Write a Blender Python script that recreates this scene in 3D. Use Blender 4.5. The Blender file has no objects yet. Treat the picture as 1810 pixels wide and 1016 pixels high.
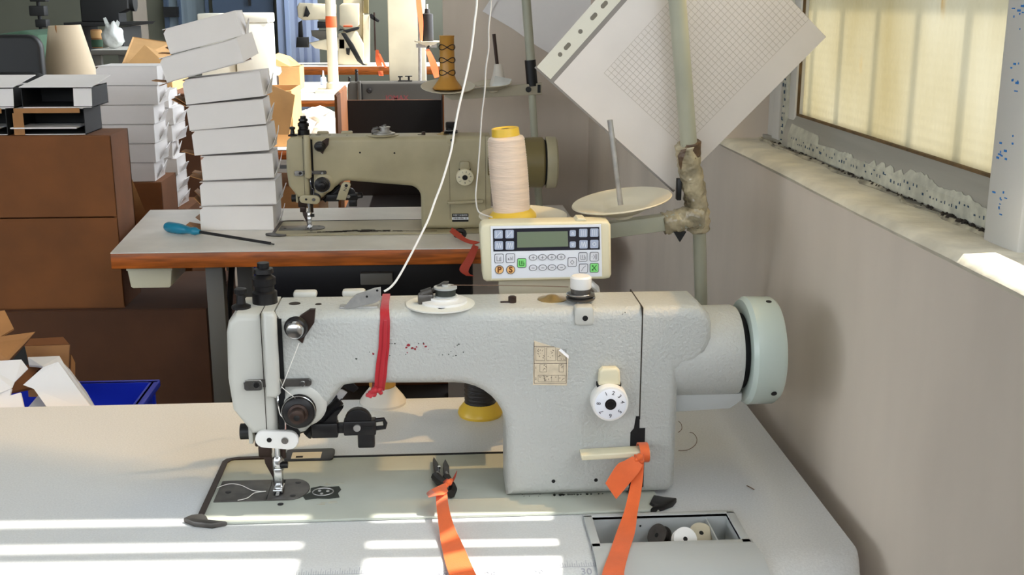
import bpy, bmesh, math, random
from mathutils import Vector, Matrix
random.seed(7)
SC = bpy.context.scene
COL = SC.collection

# ------------------------------------------------------------------ camera
F_PX, CX, CY, VX, VY = 2000.0, 905.0, 508.0, 770.0, 0.0
PITCH = math.atan2(CY - VY, F_PX)
YAW = math.atan2(CX - VX, math.hypot(F_PX, CY - VY))
CAM = Vector((0, 0, 1.33))
FWD = Vector((math.sin(YAW) * math.cos(PITCH), math.cos(YAW) * math.cos(PITCH), -math.sin(PITCH)))
RGT = Vector((math.cos(YAW), -math.sin(YAW), 0))
UPV = RGT.cross(FWD)
cam = bpy.data.cameras.new('camera')
cam.sensor_width = 36.0
cam.lens = F_PX * 36.0 / 1810.0
cam.clip_start = 0.02
camo = bpy.data.objects.new('camera', cam)
COL.objects.link(camo)
m3 = Matrix((RGT, UPV, -FWD)).transposed()
camo.matrix_world = Matrix.Translation(CAM) @ m3.to_4x4()
SC.camera = camo


def at(px, py, X=None, Y=None, Z=None):
    """the place in the room seen at a photo pixel, on a plane of known X, Y or Z"""
    r = FWD + RGT * ((px - CX) / F_PX) + UPV * ((CY - py) / F_PX)
    t = (X - CAM.x) / r.x if X is not None else (Y - CAM.y) / r.y if Y is not None else (Z - CAM.z) / r.z
    return CAM + r * t


# ------------------------------------------------------------------ light
SC.view_settings.view_transform = 'Standard'
SC.view_settings.look = 'None'
SC.view_settings.gamma = 1.0
SC.view_settings.use_curve_mapping = False
SC.view_settings.exposure = 0.0
world = bpy.data.worlds.new('sky')
SC.world = world
world.use_nodes = True
bg = world.node_tree.nodes['Background']
bg.inputs[0].default_value = (0.86, 0.93, 1.0, 1)
bg.inputs[1].default_value = 5.0
sun = bpy.data.lights.new('sun', 'SUN')
sun.energy = 11.5
sun.angle = math.radians(0.55)
sun.color = (1.0, 0.94, 0.84)
suno = bpy.data.objects.new('sun', sun)
COL.objects.link(suno)
SUN_EL = math.radians(57)
SUN_DIR = Vector((-math.cos(SUN_EL), math.cos(SUN_EL) * 0.035, -math.sin(SUN_EL)))
suno.rotation_euler = SUN_DIR.to_track_quat('-Z', 'Y').to_euler()
suno.location = (6, 1, 8)


# ------------------------------------------------------------------ materials
def lin(c):
    return tuple(((v / 255.0) / 12.92 if v <= 10 else ((v / 255.0 + 0.055) / 1.055) ** 2.4) for v in c) + (1.0,)


MATS = {}


def mat(name, rgb, rough=0.5, metal=0.0, var=0.0, vscale=6.0, bump=0.0, bscale=200.0, var_rgb=None,
        emit=None, estr=0.0, alpha=1.0, trans=0.0, stretch=None, spec=0.5, bdist=0.001, sheen=0.0):
    m = bpy.data.materials.new(name)
    m.use_nodes = True
    nt = m.node_tree
    b = nt.nodes['Principled BSDF']
    b.inputs['Base Color'].default_value = lin(rgb)
    b.inputs['Roughness'].default_value = rough
    b.inputs['Metallic'].default_value = metal
    b.inputs['Specular IOR Level'].default_value = spec
    if alpha < 1:
        b.inputs['Alpha'].default_value = alpha
    if trans:
        b.inputs['Transmission Weight'].default_value = trans
    if sheen:
        b.inputs['Sheen Weight'].default_value = sheen
    if emit:
        b.inputs['Emission Color'].default_value = lin(emit)
        b.inputs['Emission Strength'].default_value = estr
    if var or bump:
        tc = nt.nodes.new('ShaderNodeTexCoord')
        mp = nt.nodes.new('ShaderNodeMapping')
        nt.links.new(tc.outputs['Object'], mp.inputs[0])
        if stretch:
            mp.inputs['Scale'].default_value = stretch
    if var:
        n = nt.nodes.new('ShaderNodeTexNoise')
        n.inputs['Scale'].default_value = vscale
        n.inputs['Detail'].default_value = 5
        nt.links.new(mp.outputs[0], n.inputs['Vector'])
        r = nt.nodes.new('ShaderNodeValToRGB')
        r.color_ramp.elements[0].position = 0.35
        r.color_ramp.elements[1].position = 0.68
        dk = var_rgb if var_rgb else tuple(v * (1 - var) for v in rgb)
        r.color_ramp.elements[0].color = lin(dk)
        r.color_ramp.elements[1].color = lin(rgb)
        nt.links.new(n.outputs['Fac'], r.inputs[0])
        nt.links.new(r.outputs[0], b.inputs['Base Color'])
    if bump:
        n2 = nt.nodes.new('ShaderNodeTexNoise')
        n2.inputs['Scale'].default_value = bscale
        n2.inputs['Detail'].default_value = 2
        nt.links.new(mp.outputs[0], n2.inputs['Vector'])
        bp = nt.nodes.new('ShaderNodeBump')
        bp.inputs['Strength'].default_value = bump
        bp.inputs['Distance'].default_value = bdist
        nt.links.new(n2.outputs['Fac'], bp.inputs['Height'])
        nt.links.new(bp.outputs[0], b.inputs['Normal'])
    MATS[name] = m
    return m


mat('machine_paint', (188, 189, 184), 0.38, bump=0.9, bscale=260, bdist=0.0016, var=0.03, vscale=9)
mat('machine_smooth', (193, 192, 184), 0.35)
mat('bed_paint', (190, 194, 182), 0.42, var=0.05, vscale=14)
mat('bg_paint', (184, 174, 142), 0.4, var=0.10, vscale=9, bump=0.15, bscale=300)
mat('bg_motor', (128, 114, 72), 0.4, var=0.1, vscale=9)
mat('dark_paint', (60, 58, 54), 0.5, var=0.1)
mat('wheel_paint', (190, 202, 194), 0.22)
mat('black_metal', (26, 24, 25), 0.38, 0.3)
mat('black_plastic', (14, 14, 15), 0.45)
mat('black_hole', (5, 5, 6), 0.8)
mat('brown_metal', (62, 48, 42), 0.4, 0.6)
mat('chrome', (205, 205, 205), 0.18, 1.0)
mat('steel', (186, 184, 180), 0.34, 0.45, var=0.15, vscale=60)
mat('plate_steel', (112, 108, 104), 0.4, 0.75, var=0.25, vscale=40)
mat('brass', (178, 150, 96), 0.3, 0.9)
mat('white_plastic', (232, 230, 226), 0.38)
mat('grey_plastic', (176, 178, 176), 0.45)
mat('tray_plastic', (184, 187, 186), 0.5)
mat('cream_plastic', (222, 214, 184), 0.4)
mat('cream_dark', (186, 178, 156), 0.45)
mat('panel_film', (236, 238, 244), 0.3)
mat('panel_black', (34, 34, 46), 0.25)
mat('lcd', (120, 132, 110), 0.2)
mat('key_blue', (176, 186, 208), 0.35)
mat('key_white', (226, 226, 232), 0.35)
mat('key_green', (138, 226, 132), 0.35)
mat('key_orange', (246, 196, 128), 0.35)
mat('key_line', (96, 96, 104), 0.4)
mat('key_green_line', (40, 120, 40), 0.4)
mat('key_brown', (120, 66, 20), 0.4)
mat('table_white', (218, 220, 221), 0.42, var=0.05, vscale=420, bump=0.35, bscale=700, bdist=0.0006)
mat('table_bg', (236, 232, 224), 0.35, var=0.05, vscale=12)
mat('wood_edge', (196, 104, 36), 0.35, var=0.3, vscale=9, stretch=(1.2, 10, 14))
mat('ruler_ink', (168, 170, 180), 0.6)
mat('grey_leg', (98, 94, 86), 0.5)
mat('thread_cream', (240, 214, 190), 0.42, bump=0.9, bscale=900, stretch=(0.06, 0.06, 1), bdist=0.001, var=0.08, vscale=300, sheen=0.3)
mat('thread_black', (32, 26, 24), 0.45, bump=0.9, bscale=900, stretch=(0.06, 0.06, 1), bdist=0.001)
mat('spool_yellow', (226, 186, 62), 0.35)
mat('spool_amber', (196, 142, 58), 0.35)
mat('spool_white', (214, 208, 198), 0.4)
mat('thread_white', (236, 232, 224), 0.6)
mat('thread_grey', (206, 202, 196), 0.6)
mat('thread_brown', (110, 84, 66), 0.7)
mat('red_fabric', (172, 14, 30), 0.55, bump=0.5, bscale=300, stretch=(1, 1, .15), sheen=0.2)
mat('orange_fabric', (238, 106, 44), 0.6, var=0.06, vscale=40, bump=0.25, bscale=900, sheen=0.2)
mat('dull_red_fabric', (176, 62, 40), 0.65)
mat('pole_paint', (178, 178, 158), 0.42, var=0.07, vscale=12)
mat('tape', (196, 182, 150), 0.22, bump=1.0, bscale=70, bdist=0.006, var=0.25, vscale=45, spec=0.8)
mat('tape_edge', (120, 92, 66), 0.4, bump=1.0, bscale=90, bdist=0.004, var=0.3, vscale=60)
mat('disc_plastic', (208, 200, 178), 0.4)
mat('wall_grey', (230, 215, 198), 0.75, var=0.13, stretch=(1, 1, 0.35), vscale=2.6, bump=0.25, bscale=30)
mat('wall_far', (116, 117, 102), 0.75, var=0.06, vscale=2.0)
mat('wall_pale', (196, 196, 192), 0.75, var=0.05, vscale=2.0)
mat('sill_plaster', (232, 224, 204), 0.7, var=0.12, vscale=18, bump=0.6, bscale=45, bdist=0.004)
mat('mortar', (190, 180, 156), 0.8, var=0.35, vscale=40, bump=1, bscale=70, bdist=0.006)
mat('alu', (176, 172, 160), 0.42, 0.15, var=0.12, vscale=30, stretch=(1, .06, 1))
mat('alu_light', (208, 205, 198), 0.5, 0.0)
mat('film_paper', (208, 206, 188), 0.5, var=0.16, vscale=60)
mat('hole_grey', (124, 118, 106), 0.8)
mat('rust_line', (120, 92, 56), 0.8, var=0.3, vscale=50)
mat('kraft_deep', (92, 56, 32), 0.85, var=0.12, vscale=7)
mat('film_ink', (40, 70, 96), 0.6)
mat('film_blue', (36, 122, 196), 0.6)
mat('grime', (52, 42, 32), 0.85, var=0.3, vscale=80)
mat('white_card', (242, 238, 236), 0.6, var=0.02, vscale=8)
mat('kraft', (176, 124, 74), 0.75, var=0.1, vscale=14)
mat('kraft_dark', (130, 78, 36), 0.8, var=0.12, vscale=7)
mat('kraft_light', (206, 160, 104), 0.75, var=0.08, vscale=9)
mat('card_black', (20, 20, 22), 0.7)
mat('blue_plastic', (24, 48, 190), 0.35)
mat('teal_plastic', (24, 128, 160), 0.3)
mat('paper', (232, 224, 216), 0.7, var=0.03, vscale=12)
mat('sleeve_strip', (226, 222, 206), 0.5)
mat('sleeve_band', (150, 144, 138), 0.3)
mat('grid_ink', (196, 186, 172), 0.7)
mat('sticker', (222, 206, 178), 0.5, var=0.08, vscale=90)
mat('sticker_ink', (104, 92, 84), 0.6)
mat('ink_dark', (30, 32, 48), 0.5)
mat('ink_red', (140, 26, 36), 0.5)
mat('ink_dull_red', (112, 44, 50), 0.6)
mat('chip_dark', (46, 50, 44), 0.7)
mat('floor', (58, 53, 48), 0.6, var=0.15, vscale=3)
mat('door_blue', (70, 86, 108), 0.5)
mat('frame_blue', (176, 192, 226), 0.5)
mat('green_cloth', (66, 96, 74), 0.85, var=0.15, vscale=5)
mat('roll_card', (214, 194, 164), 0.75, var=0.06, vscale=4)
mat('dark_clutter', (28, 28, 28), 0.6)
mat('foam_white', (226, 222, 208), 0.7, var=0.04, vscale=8)
mat('bag_film', (206, 208, 204), 0.25, bump=1.0, bscale=14, bdist=0.02, spec=0.9)
mat('cloth_white', (232, 230, 226), 0.8, bump=0.6, bscale=9, bdist=0.03)
mat('far_paint', (226, 214, 186), 0.45, var=0.06, vscale=6)
mat('orange_band', (214, 92, 44), 0.5)
mat('curtain', (150, 166, 176), 0.7, var=0.35, vscale=8, stretch=(1, 1, .05))
mat('lever_tag', (226, 226, 226), 0.5)
mat('clear_glass', (240, 244, 240), 0.05, alpha=0.18)
mat('white_felt', (226, 224, 214), 0.6)

# the frosted ribbed pane glows with the daylight behind it; bars outside show through as soft shadows
def pane_material(name, clear, ca, cb):
    m = bpy.data.materials.new(name)
    m.use_nodes = True
    nt = m.node_tree
    b = nt.nodes['Principled BSDF']
    b.inputs['Roughness'].default_value = 0.35
    tc = nt.nodes.new('ShaderNodeTexCoord')
    n = nt.nodes.new('ShaderNodeTexNoise')
    n.inputs['Scale'].default_value = 5.0
    n.inputs['Detail'].default_value = 4
    mp = nt.nodes.new('ShaderNodeMapping')
    mp.inputs['Scale'].default_value = (1, 1.0, 0.5)
    nt.links.new(tc.outputs['Object'], mp.inputs[0])
    nt.links.new(mp.outputs[0], n.inputs['Vector'])
    r = nt.nodes.new('ShaderNodeValToRGB')
    r.color_ramp.elements[0].position = 0.3
    r.color_ramp.elements[1].position = 0.7
    r.color_ramp.elements[0].color = lin(ca)
    r.color_ramp.elements[1].color = lin(cb)
    nt.links.new(n.outputs['Fac'], r.inputs[0])
    # yellow glue streaks, drawn out vertically
    n3 = nt.nodes.new('ShaderNodeTexNoise')
    n3.inputs['Scale'].default_value = 30.0
    mp3 = nt.nodes.new('ShaderNodeMapping')
    mp3.inputs['Scale'].default_value = (1, 1.1, 0.22)
    nt.links.new(tc.outputs['Object'], mp3.inputs[0])
    nt.links.new(mp3.outputs[0], n3.inputs['Vector'])
    r3 = nt.nodes.new('ShaderNodeValToRGB')
    r3.color_ramp.elements[0].position = 0.70
    r3.color_ramp.elements[1].position = 0.76
    r3.color_ramp.elements[0].color = (0, 0, 0, 1)
    r3.color_ramp.elements[1].color = (1, 1, 1, 1)
    nt.links.new(n3.outputs['Fac'], r3.inputs[0])
    mx = nt.nodes.new('ShaderNodeMixRGB')
    mx.inputs[2].default_value = lin((176, 140, 66))
    nt.links.new(r3.outputs[0], mx.inputs[0])
    nt.links.new(r.outputs[0], mx.inputs[1])
    nt.links.new(mx.outputs[0], b.inputs['Base Color'])
    tr = nt.nodes.new('ShaderNodeBsdfTranslucent')
    nt.links.new(mx.outputs[0], tr.inputs[0])
    # ribbed moulded surface
    w = nt.nodes.new('ShaderNodeTexWave')
    w.bands_direction = 'Z'
    w.inputs['Scale'].default_value = 26.0
    w2 = nt.nodes.new('ShaderNodeTexWave')
    w2.bands_direction = 'Y'
    w2.inputs['Scale'].default_value = 30.0
    nt.links.new(tc.outputs['Object'], w.inputs[0])
    nt.links.new(tc.outputs['Object'], w2.inputs[0])
    ad = nt.nodes.new('ShaderNodeMath')
    nt.links.new(w.outputs['Fac'], ad.inputs[0])
    nt.links.new(w2.outputs['Fac'], ad.inputs[1])
    bp = nt.nodes.new('ShaderNodeBump')
    bp.inputs['Strength'].default_value = 0.35
    bp.inputs['Distance'].default_value = 0.002
    nt.links.new(ad.outputs[0], bp.inputs['Height'])
    nt.links.new(bp.outputs[0], b.inputs['Normal'])
    nt.links.new(bp.outputs[0], tr.inputs['Normal'])
    mxs = nt.nodes.new('ShaderNodeMixShader')
    mxs.inputs[0].default_value = 0.82
    nt.links.new(b.outputs[0], mxs.inputs[1])
    nt.links.new(tr.outputs[0], mxs.inputs[2])
    out = nt.nodes['Material Output']
    last = mxs
    if clear:
        # thin yellowed sheet lets some amber sun straight through, ramped down at the near edge to shape the warm light on the table
        tp = nt.nodes.new('ShaderNodeBsdfTransparent')
        tp.inputs[0].default_value = (1.0, 0.82, 0.56, 1)
        sx = nt.nodes.new('ShaderNodeSeparateXYZ')
        nt.links.new(tc.outputs['Object'], sx.inputs[0])
        mr = nt.nodes.new('ShaderNodeMapRange')
        mr.inputs['From Min'].default_value = 0.19
        mr.inputs['From Max'].default_value = 0.30
        mr.inputs['To Min'].default_value = 0.0
        mr.inputs['To Max'].default_value = clear
        sk = nt.nodes.new('ShaderNodeMath')     # ramp slanted to set where that light falls
        sk.operation = 'MULTIPLY_ADD'
        sk.inputs[1].default_value = -0.22
        sk.inputs[2].default_value = 0.167
        nt.links.new(sx.outputs['Z'], sk.inputs[0])
        sa = nt.nodes.new('ShaderNodeMath')
        nt.links.new(sk.outputs[0], sa.inputs[0])
        nt.links.new(sx.outputs['Y'], sa.inputs[1])
        nt.links.new(sa.outputs[0], mr.inputs['Value'])
        m2 = nt.nodes.new('ShaderNodeMixShader')
        nt.links.new(mr.outputs[0], m2.inputs[0])
        nt.links.new(mxs.outputs[0], m2.inputs[1])
        nt.links.new(tp.outputs[0], m2.inputs[2])
        last = m2
    nt.links.new(last.outputs[0], out.inputs['Surface'])
    MATS[name] = m


pane_material('frosted_pane', 0, (168, 160, 136), (184, 180, 166))
pane_material('yellowed_pane', 0.36, (240, 226, 186), (246, 238, 210))


# ------------------------------------------------------------------ mesh helpers
class MB:
    """collects shapes into one mesh"""

    def __init__(s):
        s.v, s.f, s.m = [], [], []

    def raw(s, verts, faces, mi=0):
        o = len(s.v)
        s.v += [tuple(p) for p in verts]
        s.f += [tuple(i + o for i in f) for f in faces]
        s.m += [mi] * len(faces)
        return s

    def _bm(s, bm, mi=0):
        bm.verts.index_update()
        s.raw([v.co[:] for v in bm.verts], [[v.index for v in f.verts] for f in bm.faces], mi)
        bm.free()
        return s

    def box(s, x0, x1, y0, y1, z0, z1, bevel=0.0, seg=2, mi=0, mtx=None):
        bm = bmesh.new()
        bmesh.ops.create_cube(bm, size=1)
        for v in bm.verts:
            v.co = Vector(((x0 + x1) / 2 + v.co.x * (x1 - x0), (y0 + y1) / 2 + v.co.y * (y1 - y0), (z0 + z1) / 2 + v.co.z * (z1 - z0)))
        if bevel:
            bmesh.ops.bevel(bm, geom=bm.edges[:], offset=bevel, segments=seg, profile=0.5, affect='EDGES')
        if mtx:
            bm.transform(mtx)
        return s._bm(bm, mi)

    def prism(s, poly, a, b, axis='y', bevel=0.0, seg=3, mi=0, ends=True, keep_x=None):
        """a closed outline pushed from a to b along an axis; poly is (x,z) for y, (x,y) for z, (y,z) for x"""
        def P(p, t):
            return {'y': (p[0], t, p[1]), 'z': (p[0], p[1], t), 'x': (t, p[0], p[1])}[axis]
        bm = bmesh.new()
        A = [bm.verts.new(P(p, a)) for p in poly]
        B = [bm.verts.new(P(p, b)) for p in poly]
        n = len(poly)
        fa = bm.faces.new(A)
        fb = bm.faces.new(B[::-1])
        for i in range(n):
            bm.faces.new((A[i], B[i], B[(i + 1) % n], A[(i + 1) % n]))
        bmesh.ops.recalc_face_normals(bm, faces=bm.faces[:])
        if bevel:
            ed = list(fa.edges) + (list(fb.edges) if ends else [])
            if keep_x is not None:      # leave a butt joint sharp
                ed = [e for e in ed if not all(abs(v.co.x - keep_x) < 1e-4 for v in e.verts)]
            bmesh.ops.bevel(bm, geom=ed, offset=bevel, segments=seg, profile=0.5, affect='EDGES', clamp_overlap=True)
        return s._bm(bm, mi)

    def lathe(s, prof, c=(0, 0, 0), axis='z', seg=32, mi=0, cap=True):
        """profile of (radius, height) turned about an axis through c"""
        c = Vector(c)
        ax = Vector(axis) if not isinstance(axis, str) else {'x': Vector((1, 0, 0)), 'y': Vector((0, 1, 0)), 'z': Vector((0, 0, 1))}[axis]
        ax = ax.normalized()
        u = ax.orthogonal().normalized()
        w = ax.cross(u)
        vs, fs = [], []
        n = len(prof)
        for r, h in prof:
            for k in range(seg):
                a = 2 * math.pi * k / seg
                vs.append(c + ax * h + (u * math.cos(a) + w * math.sin(a)) * r)
        for i in range(n - 1):
            for k in range(seg):
                k2 = (k + 1) % seg
                fs.append((i * seg + k, i * seg + k2, (i + 1) * seg + k2, (i + 1) * seg + k))
        if cap:
            fs.append(tuple(range(seg))[::-1])
            fs.append(tuple((n - 1) * seg + k for k in range(seg)))
        return s.raw(vs, fs, mi)

    def cyl(s, p0, p1, r0, r1=None, seg=20, mi=0):
        p0, p1 = Vector(p0), Vector(p1)
        d = p1 - p0
        return s.lathe([(r0, 0), (r0 if r1 is None else r1, d.length)], p0, d, seg, mi)

    def tube(s, pts, r, seg=8, mi=0, closed=False, rs=None):
        pts = [Vector(p) for p in pts]
        n = len(pts)
        vs, fs = [], []
        prev = None
        for i, p in enumerate(pts):
            t = (pts[(i + 1) % n if closed else min(i + 1, n - 1)] - pts[(i - 1) % n if closed else max(i - 1, 0)])
            if t.length < 1e-9:
                t = Vector((0, 0, 1))
            t.normalize()
            if prev is None:
                u = t.orthogonal().normalized()
            else:
                u = (prev - t * prev.dot(t))
                u = u.normalized() if u.length > 1e-6 else t.orthogonal().normalized()
            prev = u
            w = t.cross(u)
            rr = rs[i] if rs else r
            for k in range(seg):
                a = 2 * math.pi * k / seg
                vs.append(p + (u * math.cos(a) + w * math.sin(a)) * rr)
        for i in range(n if closed else n - 1):
            j = (i + 1) % n
            for k in range(seg):
                k2 = (k + 1) % seg
                fs.append((i * seg + k, i * seg + k2, j * seg + k2, j * seg + k))
        if not closed:
            fs.append(tuple(range(seg))[::-1])
            fs.append(tuple((n - 1) * seg + k for k in range(seg)))
        return s.raw(vs, fs, mi)

    def strip(s, pairs, th=0.0008, mi=0):
        """a ribbon through pairs of edge points, with a thickness"""
        P = [(Vector(a), Vector(b)) for a, b in pairs]
        n = len(P)
        vs = []
        for i, (a, b) in enumerate(P):
            a2 = P[min(i + 1, n - 1)][0] - P[max(i - 1, 0)][0]
            nn = (b - a).cross(a2)
            nn = nn.normalized() if nn.length > 1e-12 else Vector((0, -1, 0))
            vs += [a + nn * th / 2, b + nn * th / 2, b - nn * th / 2, a - nn * th / 2]
        fs = [(0, 1, 2, 3), tuple((n - 1) * 4 + k for k in (3, 2, 1, 0))]
        for i in range(n - 1):
            for k in range(4):
                k2 = (k + 1) % 4
                fs.append((i * 4 + k, (i + 1) * 4 + k, (i + 1) * 4 + k2, i * 4 + k2))
        return s.raw(vs, fs, mi)

    def slab(s, quad, th, mi=0):
        """a flat sheet with any outline and a thickness"""
        q = [Vector(p) for p in quad]
        n = (q[1] - q[0]).cross(q[-1] - q[0]).normalized() * th
        k = len(q)
        vs = [p for p in q] + [p - n for p in q]
        fs = [tuple(range(k)), tuple(range(k, 2 * k))[::-1]]
        for i in range(k):
            j = (i + 1) % k
            fs.append((i, i + k, j + k, j))
        return s.raw(vs, fs, mi)

    def mesh(s, name, mats, smooth=True, angle=35):
        me = bpy.data.meshes.new(name)
        me.from_pydata(s.v, [], s.f)
        for k in (mats if isinstance(mats, (list, tuple)) else [mats]):
            me.materials.append(MATS[k])
        if any(s.m):
            me.polygons.foreach_set('material_index', s.m)
        bm = bmesh.new()
        bm.from_mesh(me)
        bmesh.ops.recalc_face_normals(bm, faces=bm.faces[:])
        bm.to_mesh(me)
        bm.free()
        if smooth:
            me.polygons.foreach_set('use_smooth', [True] * len(me.polygons))
            me.set_sharp_from_angle(angle=math.radians(angle))
        me.update()
        return me

    def obj(s, name, mats, parent=None, smooth=True, angle=35, loc=None, label=None):
        o = bpy.data.objects.new(name, s.mesh(name, mats, smooth, angle))
        COL.objects.link(o)
        if parent:
            o.parent = parent
        if loc is not None:
            o.location = loc
        if label:
            o['label'] = label
        return o


def tag(o, label, cat, group=None, kind=None):
    if label:
        o['label'] = label
    if cat:
        o['category'] = cat
    if group:
        o['group'] = group
    if kind:
        o['kind'] = kind
    return o


def thing(name, label, cat, loc=(0, 0, 0), rot=(0, 0, 0), group=None):
    o = bpy.data.objects.new(name, None)
    o.empty_display_size = 0.05
    COL.objects.link(o)
    o.location = loc
    o.rotation_euler = rot
    return tag(o, label, cat, group)


def struct(o):
    o['kind'] = 'structure'
    return o


def dup(o, parent=None):
    c = o.copy()
    COL.objects.link(c)
    c.parent = parent
    for ch in [x for x in COL.objects if x.parent == o]:
        dup(ch, c)
    return c


def rrect(x0, x1, y0, y1, r, seg=5):
    pts = []
    for cx, cy, a0 in ((x1 - r, y1 - r, 0), (x0 + r, y1 - r, 90), (x0 + r, y0 + r, 180), (x1 - r, y0 + r, 270)):
        for k in range(seg + 1):
            a = math.radians(a0 + 90 * k / seg)
            pts.append((cx + r * math.cos(a), cy + r * math.sin(a)))
    return pts


def arc(cx, cy, r, a0, a1, n=8):
    return [(cx + r * math.cos(math.radians(a0 + (a1 - a0) * k / n)), cy + r * math.sin(math.radians(a0 + (a1 - a0) * k / n))) for k in range(n + 1)]


def smooth_path(pts, n=8):
    """Catmull-Rom through points"""
    P = [Vector(p) for p in pts]
    out = []
    for i in range(len(P) - 1):
        a, b, c, d = P[max(i - 1, 0)], P[i], P[i + 1], P[min(i + 2, len(P) - 1)]
        for k in range(n):
            t = k / n
            out.append(0.5 * ((2 * b) + (c - a) * t + (2 * a - 5 * b + 4 * c - d) * t * t + (3 * b - a - 3 * c + d) * t ** 3))
    out.append(P[-1])
    return out


def text_mesh(txt, size, mats, name, parent, mtx, ext=0.0002, bold=0.0):
    cu = bpy.data.curves.new(name, 'FONT')
    cu.body = txt
    cu.size = size
    cu.extrude = ext
    cu.offset = bold
    cu.align_x = 'CENTER'
    cu.align_y = 'CENTER'
    cu.resolution_u = 3
    tmp = bpy.data.objects.new('tmp_text', cu)
    COL.objects.link(tmp)
    dg = bpy.context.evaluated_depsgraph_get()
    me = bpy.data.meshes.new_from_object(tmp.evaluated_get(dg))
    bpy.data.objects.remove(tmp)
    bpy.data.curves.remove(cu)
    me.transform(mtx)
    me.materials.clear()
    me.materials.append(MATS[mats])
    if name is None:
        return me
    o = bpy.data.objects.new(name, me)
    COL.objects.link(o)
    o.parent = parent
    return o


FRONT = Matrix(((1, 0, 0, 0), (0, 0, -1, 0), (0, 1, 0, 0), (0, 0, 0, 1)))   # text upright, facing -y
TT = 0.75    # height of the table tops
# ------------------------------------------------------------------ the room
XW, XO, CEIL = 0.48, 0.66, 4.2
SILL = 1.103
struct(MB().box(-6, 1.0, -3.0, 12.7, -0.06, 0).obj('floor', 'floor', smooth=False))
struct(MB().box(-6, XO, -2.6, 12.7, CEIL, CEIL + 0.1).obj('ceiling', 'wall_pale', smooth=False))
w = MB()
w.box(XW, XO, -2.7, 3.75, 0, SILL - 0.012)              # below the sill
w.box(XW, XO, 1.90, 3.75, SILL - 0.012, CEIL)           # beyond the window
w.box(XW, XO, -2.7, 1.90, 2.9, CEIL)                    # above it
w.box(XW, XO, -2.7, -0.9, SILL - 0.012, 2.9)
struct(w.obj('wall_right', 'wall_grey', smooth=False))
w = MB()
w.box(XW, XO, 3.75, 12.5, 0, 0.95)
w.box(XW, XO, 3.75, 12.5, 4.0, CEIL)
for y in (3.75, 6.3, 9.2, 12.2):
    w.box(XW, XO, y, y + 0.22, 0.95, 4.0)
struct(w.obj('wall_right_far', 'wall_pale', smooth=False))
struct(MB().box(-6, XO, -2.7, -2.6, 0, 1.55).box(-6, XO, -2.7, -2.6, 2.40, CEIL).box(-6.1, -6, -2.7, 0.6, 3.2, CEIL).box(-6.1, -6, -2.7, 0.6, 0, 1.2).obj('wall_behind', 'wall_pale', smooth=False))
w = MB().box(0.022, XW, 3.6, 3.76, 0, CEIL)
struct(w.obj('wall_partition', 'wall_grey', smooth=False))
struct(MB().box(-6, XO, 12.5, 12.7, 0, CEIL).obj('wall_back', 'wall_far', smooth=False))
struct(MB().box(-6.1, -6, 0.6, 12.7, 0, CEIL).obj('wall_left', 'wall_far', smooth=False))

# window sill: an uneven plastered ledge
rnd = random.Random(3)
bm = MB()
ys = [-0.9 + 2.8 * k / 70 for k in range(71)]
vs, fs = [], []
for y in ys:
    e = XW - 0.006 + 0.0015 * math.sin(y * 9) + rnd.uniform(-0.0007, 0.0007)
    z = SILL + rnd.uniform(-0.0012, 0.0012)
    vs += [(XW + 0.001, y, SILL - 0.014), (e, y, SILL - 0.007), (e + 0.006, y, z), (e + 0.035, y, z + 0.001), (0.60, y, SILL)]
for i in range(len(ys) - 1):
    for k in range(4):
        fs.append((i * 5 + k, i * 5 + k + 1, (i + 1) * 5 + k + 1, (i + 1) * 5 + k))
struct(bm.raw(vs, fs).obj('window_sill', 'sill_plaster', angle=60))
# rough mortar fillet between sill and frame
m = MB()
pts = [(0.540 + rnd.uniform(-0.006, 0.006), -0.2 + 2.08 * k / 60, SILL + 0.0005) for k in range(61)]
m.tube(pts, 0.008, 6, rs=[0.0042 + rnd.uniform(-0.002, 0.002) for _ in pts])
struct(m.obj('trim_1', 'mortar'))

# window 1: metal frame, a frosted ribbed sash, and an upper light with bars
win = bpy.data.objects.new('window_1', None)
COL.objects.link(win)
win.location = (0.551, 1.0, SILL)
struct(win)


def wpart(name, mb, mats, par=win, smooth=True, label=None):
    mb.v = [(x - 0.551, y - 1.0, z - SILL) for x, y, z in mb.v]
    return mb.obj(name, mats, par, smooth=smooth, label=label)


# outer frame at the far end: three stepped profiles
wpart('frame_jamb', MB().box(0.560, 0.63, 1.845, 1.90, SILL, 2.9, 0.002).box(0.553, 0.565, 1.815, 1.852, SILL, 2.9, 0.002), 'alu_light')
wpart('frame_jamb', MB().box(0.548, 0.60, 1.765, 1.79, SILL, 1.385, 0.002), 'film_paper', label='window frame strip with torn printed protective film')
wpart('frame_jamb', MB().box(0.556, 0.60, 1.79, 1.815, SILL, 1.385, 0.002), 'alu')
wpart('sash_stile', MB().box(0.552, 0.585, 1.735, 1.765, SILL + 0.03, 1.385, 0.002), 'alu_light')
# bottom rail of the sash with its rolled lip, and the sill track below
rail = MB().prism([(0.545, SILL + 0.004), (0.545, SILL + 0.024), (0.552, SILL + 0.046), (0.556, SILL + 0.053), (0.563, SILL + 0.055), (0.590, SILL + 0.052), (0.590, SILL + 0.004)], 1.04, 1.765, 'y', 0.0)
wpart('sash_rail', rail, 'alu')
wpart('sill_track', MB().box(0.552, 0.63, 1.0, 1.90, SILL - 0.002, SILL + 0.006).box(0.575, 0.585, -0.9, 1.0, SILL - 0.002, 1.205), 'alu')
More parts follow.
